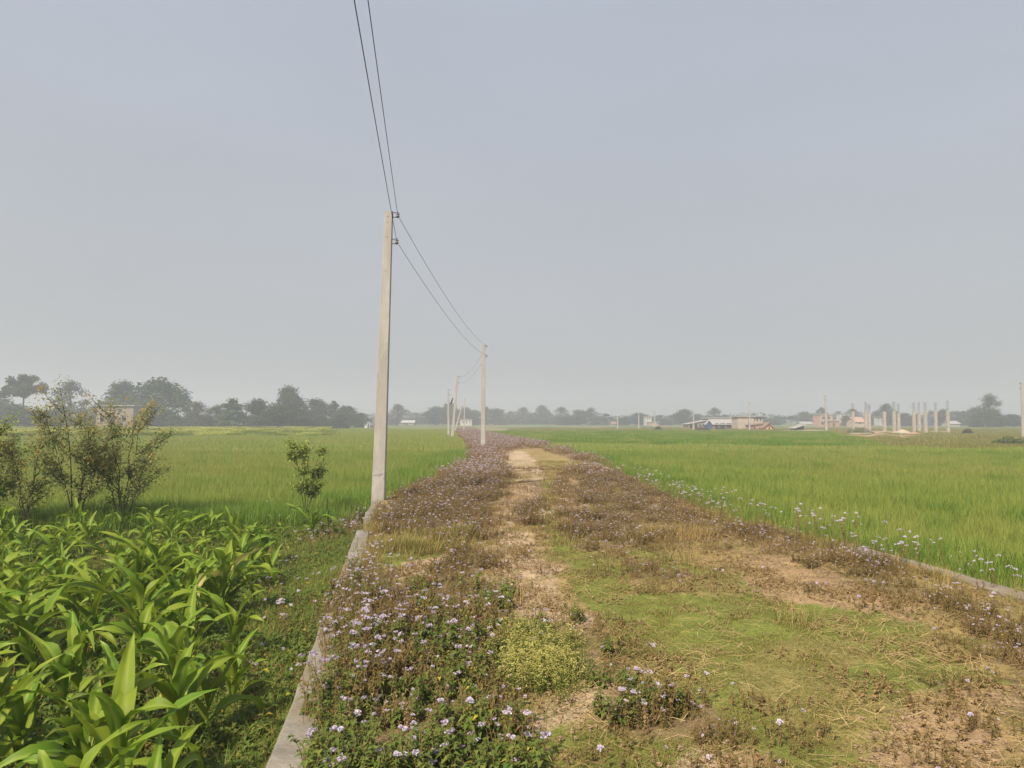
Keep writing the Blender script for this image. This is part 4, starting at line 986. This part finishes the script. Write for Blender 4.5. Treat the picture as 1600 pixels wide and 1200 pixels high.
for a in [
    (35, 583, 62, 185, 'umbrella', 'tall tree with a bare trunk and umbrella crown at the far left'),
    (108, 592, 58, 190, 'feather', 'greyish round-topped tree behind the tallest orange-tipped shrub'),
    (20, 632, 75, 180, 'bushy', 'low bushy tree under the umbrella-crowned one'),
    (192, 597, 62, 200, 'round', 'dark spreading tree behind the dull flat-roofed house'),
    (248, 593, 88, 196, 'bushy', 'largest dark tree, a broad dense crown right of the dull flat-roofed house'),
    (75, 640, 60, 200, 'bushy', 'brownish low tree behind the thin straggly shrub'),
    (160, 628, 50, 205, 'bushy', 'low dark tree beside the dull flat-roofed house'),
    (308, 627, 46, 190, 'feather', 'brownish loose tree right of the largest dark tree'),
    (338, 632, 30, 195, 'sparse', 'thin half-bare tree beside the fresh green one'),
    (362, 622, 42, 188, 'cone', 'fresh green tree with a pointed crown'),
    (402, 623, 40, 186, 'round', 'rounded tree with visible limbs between the pointed and the bushy one'),
    (450, 605, 46, 205, 'round', 'tall tree whose round crown rises above its neighbours'),
    (440, 632, 78, 184, 'bushy', 'wide olive-green bush in front of the tall round crown'),
    (494, 624, 48, 215, 'round', 'blue-green tree behind the blue shelter'),
    (521, 624, 20, 230, 'tall', 'slender tree leaning up above the orange-roofed hut'),
    (543, 634, 38, 225, 'round', 'round tree right of the orange-roofed hut'),
    (470, 645, 50, 200, 'bushy'), (566, 644, 34, 240, 'sparse', 'pale thin tree left of the nearest pole'), (562, 653, 26, 225, 'bushy'),
    (621, 631, 38, 300, 'feather', 'pale pointed tree just right of the nearest pole'),
    (650, 644, 34, 360, 'feather'), (682, 636, 48, 330, 'round', 'dark round tree left of the slim pole'), (703, 630, 36, 350, 'round', 'tree behind the leaning poles'),
    (726, 637, 40, 340, 'bushy', 'tree above the white house at the end of the track'), (742, 641, 30, 360, 'round'), (760, 634, 12, 350, 'tall', 'dark spire-like tree right of the second pole'),
    (775, 637, 42, 350, 'bushy', 'wide dark tree right of the second pole'), (797, 642, 28, 380, 'feather'), (818, 636, 34, 380, 'feather', 'grey feathery tree left of the gap in the tree line'),
    (847, 634, 28, 390, 'round', 'tall pale tree right beside the gap in the tree line'), (834, 645, 34, 400, 'bushy'),
    (877, 635, 36, 350, 'feather', 'feathery bamboo-like tree in the middle of the tree line'), (905, 641, 44, 340, 'round', 'rounded blue-green tree right of the feathery one'),
    (923, 637, 30, 370, 'sparse', 'bare pinkish-grey tree in the middle distance'), (948, 646, 20, 330, 'tall', 'dark narrow tree left of the pale poles'), (935, 650, 34, 390, 'bushy'),
    (974, 652, 26, 320, 'bushy'), (998, 645, 36, 330, 'round', 'dark round tree left of the white box house'), (1031, 648, 30, 340, 'feather'), (1050, 648, 24, 380, 'feather'),
    (1069, 640, 38, 320, 'round', 'broad dark tree left of the grey shed'), (1090, 647, 26, 340, 'round'), (1117, 636, 24, 330, 'sparse', 'bare round-topped tree rising behind the long shed'), (1132, 648, 30, 350, 'bushy'),
    (1106, 649, 24, 330, 'bushy'), (1194, 645, 10, 300, 'tall', 'narrow dark tree right of the two-storey building'), (1178, 645, 16, 340, 'feather'), (1212, 650, 20, 360, 'feather'), (1207, 655, 26, 330, 'bushy'),
    (1235, 649, 11, 320, 'umbrella', 'tiny palm-like tree left of the pink house'), (1257, 643, 32, 340, 'round', 'hazy rounded tree left of the pink house'), (1272, 646, 24, 330, 'bushy'),
    (1285, 635, 18, 340, 'tall', 'tall hazy tree behind the pink house'), (1310, 642, 24, 370, 'feather'), (1333, 638, 34, 280, 'feather', 'dark tree behind the leftmost column'), (1322, 650, 22, 290, 'bushy'),
    (1370, 642, 24, 320, 'round'), (1386, 631, 26, 300, 'round', 'tall round-headed tree behind the lone column'), (1410, 644, 34, 280, 'bushy', 'dense green tree right of the pair with a brick-red patch'),
    (1360, 648, 22, 330, 'bushy'), (1431, 646, 26, 320, 'feather'), (1455, 641, 22, 320, 'feather'), (1473, 640, 32, 280, 'bushy', 'blue-green tree between the last two columns'), (1500, 641, 38, 290, 'bushy', 'low broad tree right of the last column'),
    (1520, 636, 34, 260, 'feather', 'loose tree left of the tallest one at the right'), (1545, 613, 44, 240, 'sparse', 'tallest tree at the right, airy crown against the sky'), (1543, 640, 60, 236, 'bushy', 'dense lower foliage tree under the tallest one at the right'),
    (1583, 647, 34, 240, 'round', 'low round tree at the right edge of the tree line'), (1610, 650, 40, 260, 'bushy'), (1340, 655, 20, 380, 'bushy'), (1290, 655, 26, 380, 'bushy'), (670, 652, 40, 390, 'bushy'), (870, 650, 40, 400, 'bushy'), (785, 652, 40, 400, 'bushy'), (1060, 654, 40, 390, 'bushy'),
    (-30, 610, 80, 210, 'round'), (-70, 620, 80, 220, 'bushy')]:
    tree(*a)
k_ = 0
for u in list(range(-20, 545, 29)):
    k_ += 1; tree(u + random.uniform(-6, 6), random.uniform(643, 652) if u > 60 else 645, random.uniform(30, 46), random.uniform(176, 215), ('bushy', 'cone', 'feather', 'bushy', 'round')[k_ % 5], None)
for u in list(range(600, 1240, 26)) + list(range(1400, 1600, 22)):
    tree(u + random.uniform(-8, 8), random.uniform(650, 655), random.uniform(26, 40), random.uniform(310, 420), 'bushy' if u % 3 else 'round', None)
# small bushes in the fallow land
def bush(u, d, wd, h, m, label, seed):
    rr = random.Random(seed); q = MB()
    for _ in range(900):
        a, b = rr.uniform(0, 6.28), rr.random() ** .5; p = Vector((math.cos(a) * b * wd / 2, math.sin(a) * b * wd / 2, 0)); p.z = h * (1 - b * b) * rr.uniform(.1, 1) * (1 + .4 * nz(p.x, p.y, 1.5, seed))
        an = rr.uniform(0, 6.28); leaf(q, p, (math.cos(an), math.sin(an), rr.uniform(0, .9)), .22, .12, 0, rr.random())
    o = q.build('bush', m); o.location = (X(u, d), d, GZ); tag(o, label, 'bush', 'bushes in the fallow land')
bush(1343, 122, 4.2, 1.15, M['tree_green'], 'dark rounded bush at the foot of the leftmost column', 1)
bush(1097, 152, 3.4, 1.0, M['tree_brown'], 'small bush in front of the long shed', 2)
bush(1028, 158, 2.2, .9, M['tree_dark'], 'small dark bush right of the white box house pole', 3)
bush(1576, 62, 3.0, .75, M['tree_green'], 'low scrubby bush near the right edge of the fields', 4)
bush(1511, 115, 1.6, .8, M['tree_brown'], 'tiny bush right of the last column', 5)
bush(1126, 160, 3.0, .8, M['tree_dark'], 'low bush in front of the open shed doors', 6)
# the far-off wood closing the plain: one mass
rr = random.Random(77); q = MB()
for _ in range(26000):
    x = rr.uniform(-420, 460); y = 470 + rr.uniform(-20, 60); top = 5.0 + 3.2 * nz(x, 0, .03, 5) + 2.2 * nz(x, 0, .12, 6)
    p = Vector((x, y, GZ + top * rr.random() ** .7)); s = rr.uniform(.35, .8); a = rr.uniform(0, 6.28); u_ = Vector((math.cos(a), math.sin(a), rr.uniform(-.6, .6))); v_ = Vector((-math.sin(a) * .5, math.cos(a) * .5, rr.uniform(.4, 1)))
    q.add([p - u_ * s, p - v_ * s * .7, p + u_ * s, p + v_ * s * .7], [(0, 1, 2, 3)], 0, rr.random() * .6)
o = q.build('far_wood', M['tree_dark']); tag(o, 'far-off wood closing the plain along the horizon', 'wood', kind='stuff')

# ------------------------------------------------------------------ haze
q = MB(); q.box(-1000, 1000, -80, 1000, GZ - 1.0, 32)
hz = q.build('haze', []); tag(hz, 'pale winter haze over the plain', 'haze', kind='stuff')
hm = bpy.data.materials.new('haze_air'); hm.use_nodes = True; n = hm.node_tree; n.nodes.clear()
ho = n.nodes.new('ShaderNodeOutputMaterial'); hv = n.nodes.new('ShaderNodeVolumePrincipled')
hv.inputs['Color'].default_value = (0.80, 0.835, 0.93, 1); hv.inputs['Density'].default_value = 0.0020; hv.inputs['Anisotropy'].default_value = 0.2
n.links.new(hv.outputs[0], ho.inputs['Volume']); hz.data.materials.clear(); hz.data.materials.append(hm)
